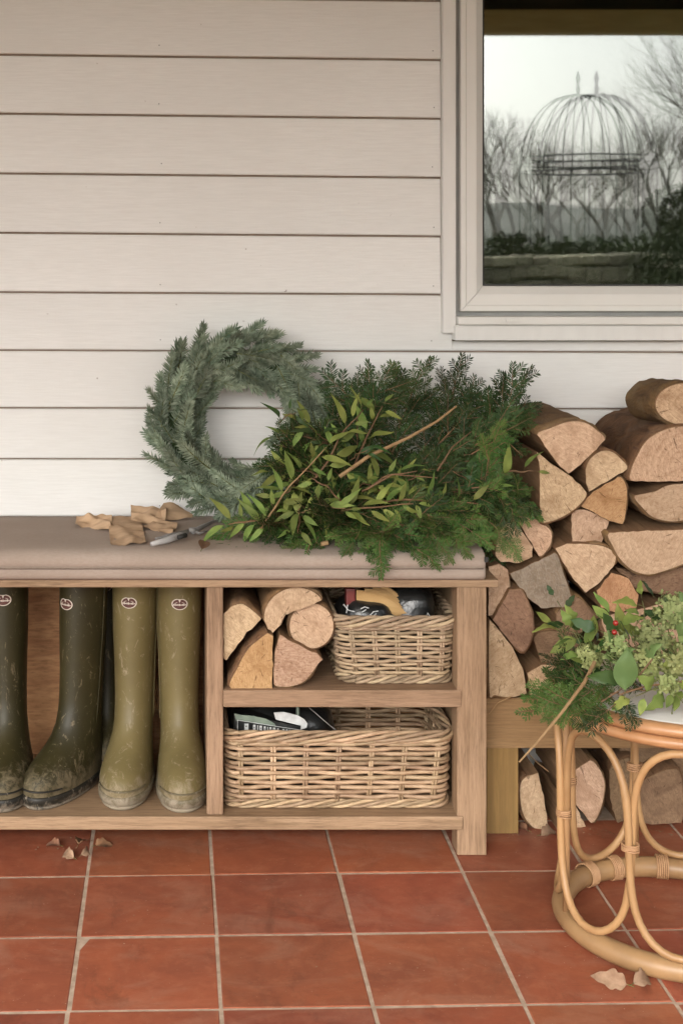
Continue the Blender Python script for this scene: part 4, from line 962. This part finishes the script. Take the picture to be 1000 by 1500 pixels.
lab = 'dark green conifer cutting inside the heap on the bench'
def poly_pick(r):                                # tips of the filling branches
    while True:
        x, y = r.uniform(395, 748), r.uniform(590, 790)
        top = 625-(x-395)*.25 if x < 500 else (665-(x-500)*.6 if x < 570 else 655)
        if x > 715: top = 670
        if y > top+8: return x, y
for i in range(42):
    x, y = poly_pick(r); y = min(y, 770); d = r.uniform(2.60, 2.77) if y < 720 else r.uniform(2.54, 2.68)
    d = max(d, 2.545) if y < 790 else d
    bx, by = x-r.uniform(50, 110)*(1 if r.random() < .75 else -1), min(775, y+r.uniform(10, 70))
    if x < 500: bx = x+r.uniform(20, 70)
    bx = min(690, max(400, bx))
    dd = (H-CZ-.012)*F/max(1, (y-CY)); d = min(d, dd); db = min(r.uniform(2.62, 2.72), (H-CZ-.006)*F/(by-CY))
    conifer(lab, P(bx, by, db), P(x, y, d), r.uniform(.0, .02), YEW, r.randint(7, 9), 200+i, GC)
# bright fir fronds along the front of the cushion
fr = [('bright fir frond hanging over the cushion edge at the middle of the heap', (520, 770, 2.60), (604, 800, 2.52)),
 ('bright fir frond lying flat at the front left of the heap', (520, 765, 2.62), (445, 792, 2.56)),
 ('bright fir frond pointing forward left of the middle', (560, 750, 2.60), (520, 790, 2.54)),
 ('bright fir frond at the front right of the heap by the cushion corner', (620, 760, 2.58), (690, 778, 2.53)),
 ('green frond dangling past the end of the cushion over the small logs', (680, 745, 2.57), (738, 786, 2.55)),
 ('green frond pointing right toward the triangular log', (690, 715, 2.58), (762, 736, 2.56)),
 ('fir frond under the leafy stem at the centre front', (590, 740, 2.58), (655, 775, 2.53)),
 ('fir frond tucked under the wreath at the left end of the heap', (420, 760, 2.64), (350, 770, 2.62)),
 ('short fir frond in front of the wreath', (455, 745, 2.63), (395, 765, 2.60)),
 ('fir frond low at the front, drooping over the cushion edge', (560, 775, 2.56), (556, 797, 2.52)),
 ('pale fir frond rising beside the triangular log', (700, 740, 2.60), (722, 650, 2.58)),
 ('fir frond between the fronds at the front centre', (610, 765, 2.56), (640, 792, 2.52))]
for i, (lb, a, b) in enumerate(fr): conifer(lb, P(*a), P(*b), .010, FRG, 6, 400+i, GC, s=(.4, .68), rad=.0016)
lf = [('leafy stem with a red-brown branch running from the front of the wreath', (382, 774, 2.56), (478, 655, 2.57), 9),
 ('leafy shoot with long pale leaves at the centre front', (430, 757, 2.56), (505, 745, 2.53), 7),
 ('leafy shoot rising past the wreath with narrow pale leaves', (462, 700, 2.57), (532, 600, 2.60), 9),
 ('leafy stem lying right along the front with paired leaves', (478, 756, 2.56), (605, 738, 2.54), 9),
 ('leafy stem crossing to the right near the logs', (560, 735, 2.56), (700, 738, 2.55), 8),
 ('leafy twig over the right side of the wreath', (480, 650, 2.62), (405, 640, 2.62), 7),
 ('leafy twig hanging down the front of the wreath', (440, 700, 2.60), (400, 735, 2.58), 6),
 ('single leafy twig at the far right touching the triangular log', (730, 700, 2.58), (780, 690, 2.56), 3),
 ('leafy twig sticking up at the top left of the heap', (520, 680, 2.64), (560, 595, 2.66), 7),
 ('leafy twig at the middle of the heap with yellow-green leaves', (530, 720, 2.58), (610, 690, 2.58), 7),
 ('leafy shoot in front of the heap at the lower left', (440, 745, 2.56), (436, 780, 2.54), 5),
 ('leafy twig at the left under the wreath', (400, 770, 2.58), (335, 768, 2.57), 6),
 ('leafy shoot with small leaves at the left of the heap', (470, 700, 2.60), (400, 690, 2.60), 7),
 ('leafy shoot left of the front centre with bright leaves', (500, 735, 2.56), (455, 700, 2.57), 6)]
for i, (lb, a, b, n_) in enumerate(lf): leafy(lb, P(*a), P(*b), .006, LEAF, int(n_*1.6), 500+i, GL, s=(.5, .95), stem='twig_tan' if i < 2 else 'twig')
for i in range(30):
    x, y = r.uniform(400, 720), r.uniform(650, 775)
    if x < 500: y = r.uniform(600, 770)
    if x > 600: y = max(y, 690)
    leafy('small leafy twig tucked into the heap of greenery on the bench', P(x-25*r.choice((1, -1)), y+15, 2.62), P(x, y, r.uniform(2.57, 2.62)), .0, LEAF if i % 3 == 0 else LEAFD, 5, 600+i, GL, s=(.5, .9), rad=.0014)
for i, (lb, pts_, rad) in enumerate([('long bare brown branch slanting up through the heap', [(497, 698, 2.58), (540, 668, 2.59), (600, 640, 2.60), (640, 617, 2.62), (668, 595, 2.64)], .0038),
 ('bare twig at the right side of the heap', [(640, 690, 2.57), (662, 655, 2.58), (690, 632, 2.60)], .0018),
 ('bare twig reaching over the triangular log', [(690, 665, 2.60), (735, 640, 2.58), (765, 668, 2.56)], .0014),
 ('bare twig low in the middle of the heap', [(540, 715, 2.56), (575, 695, 2.56), (640, 700, 2.56)], .0018)]):
    mb = MB(); mb.tube([P(*p) for p in pts_], [rad*lerp(1, .5, k/(len(pts_)-1)) for k in range(len(pts_))], 6); tag(mb.build('bare_twig', MT['twig_tan' if i == 0 else 'twig']), lb, 'twig', 'bare twigs in the heap')

# ------------------------------------------------------------------ paper scraps, secateurs, leaf on the cushion
def onz(px, py, dz): return PZ(px, py, CZ+dz)
def paper(label, ps, seed, amp=.004, th=.003, bulge=.003):
    c = [onz(*p) for p in ps]; return crumple(label, 'kraft_paper', c, 22, 18, amp*1.9, 'kraft', 'paper', th*.6, seed, bulge, frq=46)
paper('flat squarish brown paper scrap in front of the other scraps', [(162, 797, .002), (214, 795, .004), (206, 757, .006), (158, 756, .008)], 3)
paper('folded brown paper strip at the far left', [(110, 769, .004), (163, 776, .003), (165, 755, .012), (112, 754, .016)], 8, .006)
paper('rolled brown paper scrap against the wreath', [(192, 765, .003), (240, 768, .004), (246, 744, .022), (192, 741, .025)], 12, .006)
paper('upright pointed brown paper scrap touching the wreath', [(222, 765, .004), (284, 757, .004), (262, 738, .022), (240, 736, .030)], 17, .003)
paper('small curled brown paper scrap behind the secateurs', [(206, 772, .003), (252, 780, .003), (262, 766, .008), (225, 762, .010)], 21, .004)
sec = thing('secateurs', 'open garden secateurs with grey handles lying on the cushion', 'secateurs', onz(270, 782, 0))
mb = MB(); mb.tube([onz(222, 797, .006), onz(245, 791, .008), onz(262, 785, .008), onz(274, 780, .008)], [.0042, .0062, .0062, .004], 8); mb.build('handle', MT['grip'], sec, True)
mb = MB(); mb.tube([onz(228, 789, .006), onz(252, 783, .007), onz(280, 777, .007)], [.002, .0034, .003], 8); mb.build('handle', MT['steel'], sec, True)
mb = MB(); mb.tube([onz(262, 787, .013), onz(272, 784, .013)], .0045, 8); mb.build('latch', MT['black_gasket'], sec, True)
mb = MB(); p0 = onz(282, 778, .010); mb.tube([p0, p0+Vector((0, 0, .006))], .007, 12); mb.build('pivot', MT['steel'], sec)
mb = MB(); mb.tube([onz(282, 779, .008), onz(296, 772, .008), onz(312, 764, .008), onz(324, 763, .006)], [.005, .0045, .003, .0008], 6); mb.build('blade', MT['steel'], sec, True)
mb = MB(); mb.tube([onz(280, 776, .008), onz(292, 781, .008), onz(304, 778, .008)], [.003, .003, .0015], 6); mb.build('hook_blade', MT['steel'], sec, True)
dl = leaf_mesh(.046, .024, 'deadleaf', .5, 0, 3, .7, 'dried_leaf')
o = inst('dried_leaf', dl, None, frame(onz(296, 803, .006), onz(310, 770, .03)-onz(296, 803, .006), Vector((0, -1, .4)))); tag(o, 'curled brown dead leaf standing beside the secateurs', 'leaf')
mb = MB(); mb.tube([P(470, 797, 2.545), P(480, 795, 2.548)], .0042, 8); tag(mb.build('cut_twig_end', MT['twig_tan']), 'round cut twig end at the front edge of the cushion', 'twig')
o = inst('fir_tip', spray_mesh(71, L=.03, nl=.009, mat='fir_green', sub=1), None, frame(P(455, 792, 2.54), P(448, 815, 2.505)-P(455, 792, 2.54), Vector((0, -1, .3)))); tag(o, 'tiny loose fir tip hanging on the front of the cushion', 'foliage')

mb = MB(); r = random.Random(61)
for k in range(170):
    px, py = (r.gauss(470, 90), r.uniform(775, 803)) if k % 3 else (r.uniform(300, 690), r.uniform(790, 804))
    if px > 690: continue
    c = onz(px, py, .0012); a = r.uniform(0, 6.28); e = Vector((math.cos(a), math.sin(a), 0))*r.uniform(.003, .007); g = Vector((-math.sin(a), math.cos(a), 0))*.0007
    if c.y < 2.535: continue
    mb.quad(c-e-g, c+e-g, c+e+g, c-e+g+Vector((0, 0, .001)))
tag(mb.build('fallen_needles', MT['fir_green']), 'loose green needles fallen on the cushion in front of the heap', 'needles', kind='stuff')

# ------------------------------------------------------------------ foliage on the rattan table
TZ = .385; GT = 'greenery on the rattan table'
def T(px, py, d): return P(px, py, d)
HOL = [leaf_mesh(.046+.004*i, .026, 'leaf_deep', .4, 0, 20+i, .35, 'leaf', 14, 2) for i in range(2)]
HOLG = [leaf_mesh(.046+.005*i, .030, 'leaf_green', .4, 0, 30+i, .3, 'leaf', 16, (3, 2, 0)[i]) for i in range(3)]
IVY = [leaf_mesh(.036+.005*i, .032, 'leaf_pale', .3, 0, 40+i, .15, 'leaf', 12, 1.5) for i in range(2)]
tf = [('fir spray at the left edge of the rattan table top', (860, 1020, 2.20), (806, 1020, 2.16), 8, FRG), ('dark fir spray above the left edge of the table', (880, 1000, 2.22), (828, 970, 2.22), 7, YEW),
 ('fir spray lying over the table rim, left', (880, 1015, 2.13), (822, 1040, 2.10), 8, FRG), ('fir spray pointing to the front of the table', (905, 1015, 2.14), (868, 1042, 2.09), 6, FRG),
 ('dark fir spray under the bare stick', (870, 990, 2.20), (838, 1005, 2.15), 7, YEW), ('pale fir spray right of the stick', (920, 1000, 2.14), (868, 1010, 2.12), 3, FRG),
 ('fir spray at the centre of the table heap', (960, 960, 2.2), (915, 985, 2.12), 4, YEW), ('fir spray over the front rim', (950, 1010, 2.12), (890, 1040, 2.075), 3, YEW)]
for i, (lb, a, b, n_, pr) in enumerate(tf): conifer(lb, T(*a), T(*b), .006, pr, n_, 700+i, GT, s=(.36, .56), rad=.0014, spread=50)
hl = [('holly sprig with dark leaves at the upper left of the table heap', (860, 960, 2.24), (815, 880, 2.26), 5, HOL), ('holly sprig with bright leaves above the table', (880, 960, 2.2), (815, 915, 2.22), 6, HOLG),
 ('holly sprig with two red berries', (915, 960, 2.18), (895, 905, 2.18), 8, HOLG), ('broad leaved sprig at the top of the table heap', (950, 940, 2.22), (940, 880, 2.24), 6, HOLG),
 ('deep green holly sprig in the middle of the heap', (940, 960, 2.16), (880, 925, 2.16), 6, HOL), ('leafy sprig leaning out over the front right rim', (960, 990, 2.12), (1000, 1030, 2.08), 6, HOLG),
 ('leafy sprig along the front rim', (1010, 1000, 2.12), (930, 1020, 2.09), 6, HOLG), ('ivy shoot at the right side of the heap', (980, 990, 2.14), (990, 940, 2.12), 7, IVY),
 ('ivy shoot near the centre of the heap', (940, 1000, 2.13), (930, 950, 2.12), 6, IVY), ('ivy shoot at the far right of the table', (1040, 990, 2.14), (1010, 900, 2.16), 7, IVY),
 ('deep green sprig at the back right', (990, 950, 2.22), (960, 880, 2.24), 6, HOL), ('ivy trail in front of the berries', (910, 1000, 2.14), (900, 950, 2.13), 5, IVY),
 ('deep green sprig at the back left of the heap', (890, 980, 2.22), (855, 930, 2.22), 6, HOL), ('yellow-green sprig at the left of the heap', (870, 990, 2.18), (840, 925, 2.18), 6, HOLG)]
for i, (lb, a, b, n_, pr) in enumerate(hl): leafy(lb, T(*a), T(*b), .004, pr, n_, 800+i, GT, s=(.65, 1.1), rad=.0014, stem='stem_green', name='holly_sprig' if 'holly' in lb else 'ivy_sprig' if 'ivy' in lb else 'leafy_sprig')
o = inst('leaf', leaf_mesh(.062, .040, 'leaf_pale', .15, 0, 3, .1), None, frame(T(915, 1012, 2.06), T(920, 948, 2.06)-T(915, 1012, 2.06), Vector((0, -1, .2)))); tag(o, 'one broad pale oval leaf facing the front of the table heap', 'leaf', GT)
o = inst('leaf', leaf_mesh(.058, .026, 'leaf_deep', .15, 0, 6, .3), None, frame(T(915, 996, 2.10), T(868, 990, 2.09)-T(915, 996, 2.10), Vector((0, -1, .5)))); tag(o, 'dark ribbed oval leaf lying beside the stick', 'leaf', GT)
# flower heads: many small bracts and stalks
def flower(label, c, rad, n_, seed, mat='leaf_bract'):
    r = random.Random(seed); t = thing('flower_head', label, 'flower head', c, GT); mb = MB(); ms = MB(); mbb = MB()
    for k in range(n_):
        v = Vector((r.gauss(0, 1), r.gauss(0, 1)-.5, r.gauss(0, 1))).normalized(); p = c+v*rad*r.uniform(.55, 1.05)
        ms.tube([c+v*rad*.15, c.lerp(p, .6)+Vector((0, 0, r.uniform(-.004, .004))), p], .0005, 3)
        for q_ in range(4):
            a = q_*1.571+r.uniform(-.3, .3); e = v.orthogonal().normalized(); g = v.cross(e); d = (e*math.cos(a)+g*math.sin(a)+v*r.uniform(.1, .6)).normalized(); l_ = r.uniform(.005, .0095); u = d.cross(v).normalized()*l_*.36
            mb.quad(p, p+d*l_*.5+u, p+d*l_, p+d*l_*.5-u)
        if k % 4 == 0:
            b = MB(); rings = [[p+v*.004*math.cos(th)*1+(e*math.cos(2*math.pi*j/6)+g*math.sin(2*math.pi*j/6))*.0032*math.sin(th) for j in range(6)] for th in (.3, 1.0, 1.6, 2.3, 2.9)]
            mbb.loft(rings)
    mb.build('bracts', MT[mat], t); ms.build('stalks', MT['stem_green'], t); mbb.build('buds', MT['berry_green'], t, True); return t
for i, (lb, p, rad, n_) in enumerate([('pale green flower head at the top right of the table heap', (985, 895, 2.18), .030, 60), ('pale green flower head at the centre of the heap', (955, 935, 2.14), .030, 60), ('pale flower head beside the red berries', (900, 945, 2.14), .022, 40),
  ('pale flower head at the left of the heap above the fir', (862, 962, 2.18), .020, 40), ('pale flower head low at the right edge', (990, 965, 2.11), .028, 55), ('flower head under the centre one', (945, 972, 2.12), .022, 40), ('small flower head by the front rim', (975, 1000, 2.10), .018, 26), ('flower head at the far right, mostly out of the photo', (1030, 920, 2.16), .032, 50)]):
    flower(lb, T(*p), rad, int(n_*1.9), 900+i)
br = thing('red_berries', 'two small red berries among the holly leaves', 'berries', T(900, 918, 2.13), GT)
for (x, y) in ((901, 912.5), (899, 926)):
    c = T(x, y, 2.115); mb = MB(); mb.loft([[c+Vector((.0042*math.sin(th)*math.cos(2*math.pi*j/12), .0042*math.sin(th)*math.sin(2*math.pi*j/12), .0042*math.cos(th))) for j in range(12)] for th in [.05+3.04*i/9 for i in range(10)]]); mb.build('berry', MT['berry'], br, True)
mb = MB(); mb.tube([T(870, 970, 2.14), T(855, 1000, 2.10), T(822, 1044, 2.06), T(790, 1083, 2.03), T(760, 1116, 2.00)], [.0030, .0027, .0022, .0018, .0013], 7); tag(mb.build('bare_stick', MT['twig_tan']), 'long thin bare stick hanging off the left side of the rattan table', 'stick')
mb = MB(); mb.tube([T(778, 1091, 2.025), T(774, 1105, 2.03), T(787, 1118, 2.05), T(803, 1130, 2.06)], .0006, 4); tag(mb.build('grass_stalk', MT['twig_tan']), 'fine dry stalk dangling from the stick', 'stalk')
for i, (lb, pl) in enumerate([('thin forked twig across the front of the table top', [(880, 1028), (905, 1012), (935, 990), (955, 965)]), ('thin twig across the right of the table top', [(905, 1018), (945, 1005), (1000, 998)])]):
    mb = MB(); mb.tube([T(x, y, 2.095) for x, y in pl], .0013, 5); tag(mb.build('bare_twig', MT['twig']), lb, 'twig', GT)
mb = MB(); mb.tube([P(716, 1046, 2.60), P(728, 1030, 2.59), P(748, 1020, 2.585)], .0011, 5); tag(mb.build('grass_stalk', MT['twig_tan']), 'pale curved stalk poking out over the timber rail', 'stalk')
inst_ = inst('fir_tip', spray_mesh(72, L=.04, nl=.010, mat='fir_green', sub=2), None, frame(P(790, 1040, 2.5), P(765, 1041, 2.5)-P(790, 1040, 2.5), Vector((0, -1, .3)))); tag(inst_, 'small loose fir tip in front of the timber rail', 'foliage')

# ------------------------------------------------------------------ dead leaves and litter on the floor
def oakleaf(seed, mat):
    return leaf_mesh(.055, .036, mat, 1.1, 0, seed, .9, 'dead_leaf', 14, 3)
dm = [oakleaf(i, 'deadleaf') for i in range(3)]+[oakleaf(5, 'deadleaf_pale')]
litter = [('pale curled dead leaf on the tiles under the boots', 108, 1256, 3, .62, 2.4, (.3, -.9, .3), .006), ('pale dead leaf tip beside the curled one under the boots', 120, 1252, 3, .5, .9, (.2, -.9, .2), .01),
 ('brown dead leaf under the bench shelf, left', 88, 1238, 0, .55, 2.8, (0, -.5, .8), .006), ('brown dead leaf under the bench shelf, right', 140, 1238, 1, .6, .2, (.2, -.5, .8), .006), ('dark dead leaf behind the pale one', 115, 1236, 2, .6, 1.4, (0, -.5, .8), .01),
 ('curled tan dead leaf on the tiles in front of the rattan ring', 918, 1442, 3, .85, 2.9, (.2, -.8, .4), .008), ('tan dead leaf folded next to the first in front of the rattan ring', 928, 1440, 3, .75, .5, (-.2, -.8, .5), .008),
 ('dry leaf at the foot of the half log under the rail', 792, 1222, 3, .75, .3, (0, -.4, .9), .004), ('dry leaf at the foot of the yellowish post', 772, 1216, 0, .6, 2.5, (0, -.4, .9), .004)]
for lb, px, py, mi_, s_, an, up, dz in litter:
    p = PZ(px, py, dz); o = inst('dead_leaf', dm[mi_], None, frame(p, Vector((math.cos(an), math.sin(an)*.8, .25)), Vector(up), s_)); tag(o, lb, 'leaf', 'dead leaves on the tiles')
r = random.Random(33); mb = MB()
for k in range(300):
    u = r.random()
    if u < .45: px, py = r.uniform(713, 990), r.gauss(1219, 4)
    elif u < .6: px, py = r.gauss(115, 35), r.gauss(1236, 8)
    else: px, py = r.uniform(0, 1000), r.uniform(1225, 1495)
    if py < 1208: continue
    c = PZ(px, py, .0012); s_ = r.uniform(.0006, .0022) if u > .6 else r.uniform(.001, .004); a = r.uniform(0, 6.28)
    e = Vector((math.cos(a), math.sin(a), r.uniform(-.1, .3))); g = Vector((-math.sin(a), math.cos(a), r.uniform(0, .4)))
    mb.quad(c-e*s_, c-g*s_*.5, c+e*s_, c+g*s_*.5)
tag(mb.build('crumbs', MT['deadleaf_pale']), 'bark crumbs and dust scattered on the terracotta tiles', 'crumbs', kind='stuff')
mb = MB(); r = random.Random(9)
for k in range(70):
    c = Vector((r.uniform(-.35, .05), r.uniform(2.54, 2.72), fz(1195)+.0018)); s_ = r.uniform(.0006, .0018); a = r.uniform(0, 6.28)
    mb.quad(c-Vector((math.cos(a), math.sin(a), 0))*s_, c-Vector((0, 0, -s_)), c+Vector((math.cos(a), math.sin(a), .1))*s_, c+Vector((0, s_, s_)))
tag(mb.build('dried_mud', MT['deadleaf_pale']), 'crumbs of dried mud on the shelf round the boots', 'crumbs', kind='stuff')

# ------------------------------------------------------------------ the garden behind the camera, seen mirrored in the window
DM = 2*2.90
def G(px, py, Y): Dv = DM+Y; return Vector(((px-CX)/F*Dv, -Y, H-(py-CY)/F*Dv))     # garden point that the pane shows at (px,py)
def gtree(name, seed, h, depth=6, spread=.5, mat='tree_bark'):
    r = random.Random(seed); tr = MB(); cr = MB()
    def grow(p, d, ln, rad, lv):
        n_ = 3; pts = [p]; dd = d.copy()
        for i in range(n_): dd = (dd+Vector((r.uniform(-.16, .16), r.uniform(-.16, .16), r.uniform(-.03, .10)))).normalized(); pts.append(pts[-1]+dd*ln/n_)
        (tr if lv < 1 else cr).tube(pts, [lerp(rad, rad*.62, i/n_) for i in range(n_+1)], 5 if lv < 2 else 3, cap=False)
        if lv >= depth: return
        for k in range(3 if lv < 4 else 2+(r.random() < .6)):
            a = r.uniform(0, 6.28); tl = r.uniform(.35, .8)*spread*1.4; o_ = dd.orthogonal().normalized(); o_ = Matrix.Rotation(a, 3, dd) @ o_
            nd = (dd+o_*tl).normalized(); j = r.choice((2, 3, 3)); grow(pts[j], nd, ln*r.uniform(.62, .82), rad*.58, lv+1)
    grow(Vector((0, 0, 0)), Vector((0, 0, 1)), h*.27, h*.018, 0)
    return tr.mesh('trunk', MT[mat]), cr.mesh('crown', MT[mat])
TRE = [gtree('bare_tree', i+3, 8) for i in range(3)]
def tree(px, Y, h, k, label, s=None):
    b = G(px, CY, Y); b.z = -.16; t = thing('bare_tree', label, 'tree', b, 'bare winter trees in the garden'); s = h/8
    t.scale = (s, s, s); t.rotation_euler = (0, 0, {1050: 1.9}.get(px, px*.7))
    inst('trunk', TRE[k][0], t); inst('crown', TRE[k][1], t)
for i, a in enumerate([(1050, 32, 9.5, 1, 'tall bare tree at the right of the window reflection'), (728, 34, 6, 1, 'round bare tree mirrored at the left edge of the window'), (880, 48, 6.0, 2, 'bare tree mirrored behind the iron dome, right'), (800, 46, 7, 0, 'bare tree mirrored behind the iron dome, left'),
   (1090, 34, 11, 0, 'tall bare tree mirrored past the right edge of the window'), (935, 40, 6.5, 1, 'slim bare tree mirrored at the right side of the dome'), (845, 60, 9, 2, 'far bare tree mirrored at the middle'), (760, 70, 10, 0, 'far bare tree mirrored at the left'), (690, 50, 9, 2, 'bare tree just left of the window reflection'), (960, 60, 11, 0, 'far bare tree mirrored at the right'),
   (400, 45, 9, 1, 'bare tree far out in the garden, left of the others'), (150, 50, 9, 0, 'bare tree at the far left of the garden')]): tree(*a)
# iron dome arbour
gc = G(846, 367, 24); gc.z = -.16; dome = thing('iron_arbour', 'black wrought iron garden arbour with an open ribbed dome', 'arbour', gc)
Rd = 84/F*(DM+24); zb = G(0, 252, 24).z; ztp = G(0, 139, 24).z
for k in range(18):
    a = 2*math.pi*k/18; mb = MB()
    mb.tube([Vector((gc.x+Rd*math.cos(th)**.85*math.cos(a), gc.y+Rd*math.cos(th)**.85*math.sin(a), zb+(ztp-zb)*math.sin(th))) for th in [math.pi/2*i/14 for i in range(15)]], .014, 4); mb.build('rib', MT['iron'], dome)
for z, rr_ in ((zb, Rd), (zb+.16, Rd*.995), (zb+.30, Rd*.985)):
    mb = MB(); mb.tube([Vector((gc.x+rr_*math.cos(2*math.pi*i/40), gc.y+rr_*math.sin(2*math.pi*i/40), z)) for i in range(40)], .016, 4, closed=True); mb.build('band', MT['iron'], dome)
for k in range(8):
    a = 2*math.pi*(k+.5)/8; mb = MB(); mb.tube([(gc.x+Rd*math.cos(a), gc.y+Rd*math.sin(a), -.16), (gc.x+Rd*math.cos(a), gc.y+Rd*math.sin(a), zb)], .018, 5); mb.build('post', MT['iron'], dome)
mb = MB(); mb.tube([(gc.x, gc.y, ztp-.02), (gc.x, gc.y, ztp+.12), (gc.x, gc.y, ztp+.22), (gc.x, gc.y, ztp+.34), (gc.x, gc.y, ztp+.50)], [.02, .05, .025, .055, .008], 7); mb.build('finial', MT['iron'], dome)
# dry stone wall, shrubs, hedge
sw = thing('stone_wall', 'low rough stone garden wall mirrored at the bottom of the window', 'wall', (4.5, -10, -.16), None)
r = random.Random(4)
sm_ = []
for i in range(5):
    mb = MB(); bm = bmesh.new(); bmesh.ops.create_cube(bm, size=1); bmesh.ops.bevel(bm, geom=list(bm.edges), offset=.14, segments=1, affect='EDGES')
    for v in bm.verts: v.co = v.co+noise.noise_vector(v.co*2+Vector((i*3, 0, 0)))*.1
    me = bpy.data.meshes.new('stone'); bm.to_mesh(me); bm.free(); me.materials.append(MT['stone']); sm_.append(me)
z = -.16; row = 0
while z < .98:
    hgt = r.uniform(.11, .16); x = 2.2
    while x < 6.9:
        wd = r.uniform(.18, .42); o = inst('stone', r.choice(sm_), sw); o.location = (x+wd/2-4.5, r.uniform(-.03, .03), z+hgt/2+.16+r.uniform(-.025, .025)); o.rotation_euler = (0, r.uniform(-.12, .12), 0); o.scale = (wd*1.02, .35, hgt*r.uniform(.8, 1.15)); x += wd+.008
    z += hgt
def bush(label, px, Y, wd, hgt, seed, mat='hedge_leaf', n_=2600, cat='shrub', name='evergreen_shrub', leaf=.05):
    r = random.Random(seed); b = G(px, CY, Y); b.z = -.16; mb = MB(); t = thing(name, label, cat, b)
    for k in range(n_):
        v = Vector((r.gauss(0, 1), r.gauss(0, 1), r.gauss(0, 1))).normalized()*r.uniform(.7, 1)**.5
        p = b+Vector((v.x*wd/2, v.y*wd/2.4, hgt*.5+v.z*hgt*.5)); p += noise.noise_vector(p*1.5)*.12*hgt; u = Vector((r.gauss(0, 1), r.gauss(0, 1), r.gauss(0, 1))).normalized()*leaf; w_ = u.orthogonal().normalized()*leaf*.5
        mb.quad(p-u, p-w_, p+u, p+w_)
    mb.build('foliage', MT[mat], t); mb = MB(); mb.tube([b, b+Vector((0, 0, hgt*.6))], .04, 5); mb.build('stem', MT['tree_bark'], t)
for i, a in enumerate([('dark evergreen shrub mirrored at the lower left of the window', 728, 14, 1.1, 1.5, 1), ('evergreen shrub mirrored under the dome, left', 812, 16, 1.3, 1.45, 2), ('evergreen shrub mirrored under the dome, centre', 850, 17, 1.1, 1.35, 3),
     ('large dark evergreen mirrored at the right edge of the window', 985, 13, 1.3, 2.1, 4), ('dark evergreen hedge mass mirrored beside the stone wall', 1030, 8, 1.5, 1.65, 5), ('low shrub mirrored at the centre right', 905, 15, 1.2, 1.3, 6)]): bush(*a)
hg = MB(); r = random.Random(12)
for k in range(9000):
    p = Vector((r.uniform(-14, 30), -22+r.uniform(-.4, .4), r.uniform(-.16, 1.35))); u = Vector((r.gauss(0, 1), r.gauss(0, 1), r.gauss(0, 1))).normalized()*.12; w_ = u.orthogonal().normalized()*.06
    p.z += .2*noise.noise(Vector((p.x*.8, 0, 0))); hg.quad(p-u, p-w_, p+u, p+w_)
tag(hg.build('hedge', MT['hedge_leaf']), 'long dark garden hedge across the far side of the lawn', 'hedge')
mb = MB()
def hillf(u, v): x = lerp(-300, 380, u); y = lerp(-330, -120, v); return Vector((x, y, -.2+(6+8*noise.noise(Vector((x*.012, 3, 0)))+3*noise.noise(Vector((x*.06, 8, y*.02))))*math.sin(math.pi*min(1, v*1.0))**.8))
mb.grid(hillf, 160, 14); tag(mb.build('hills', MT['hill'], None, True), kind='structure')
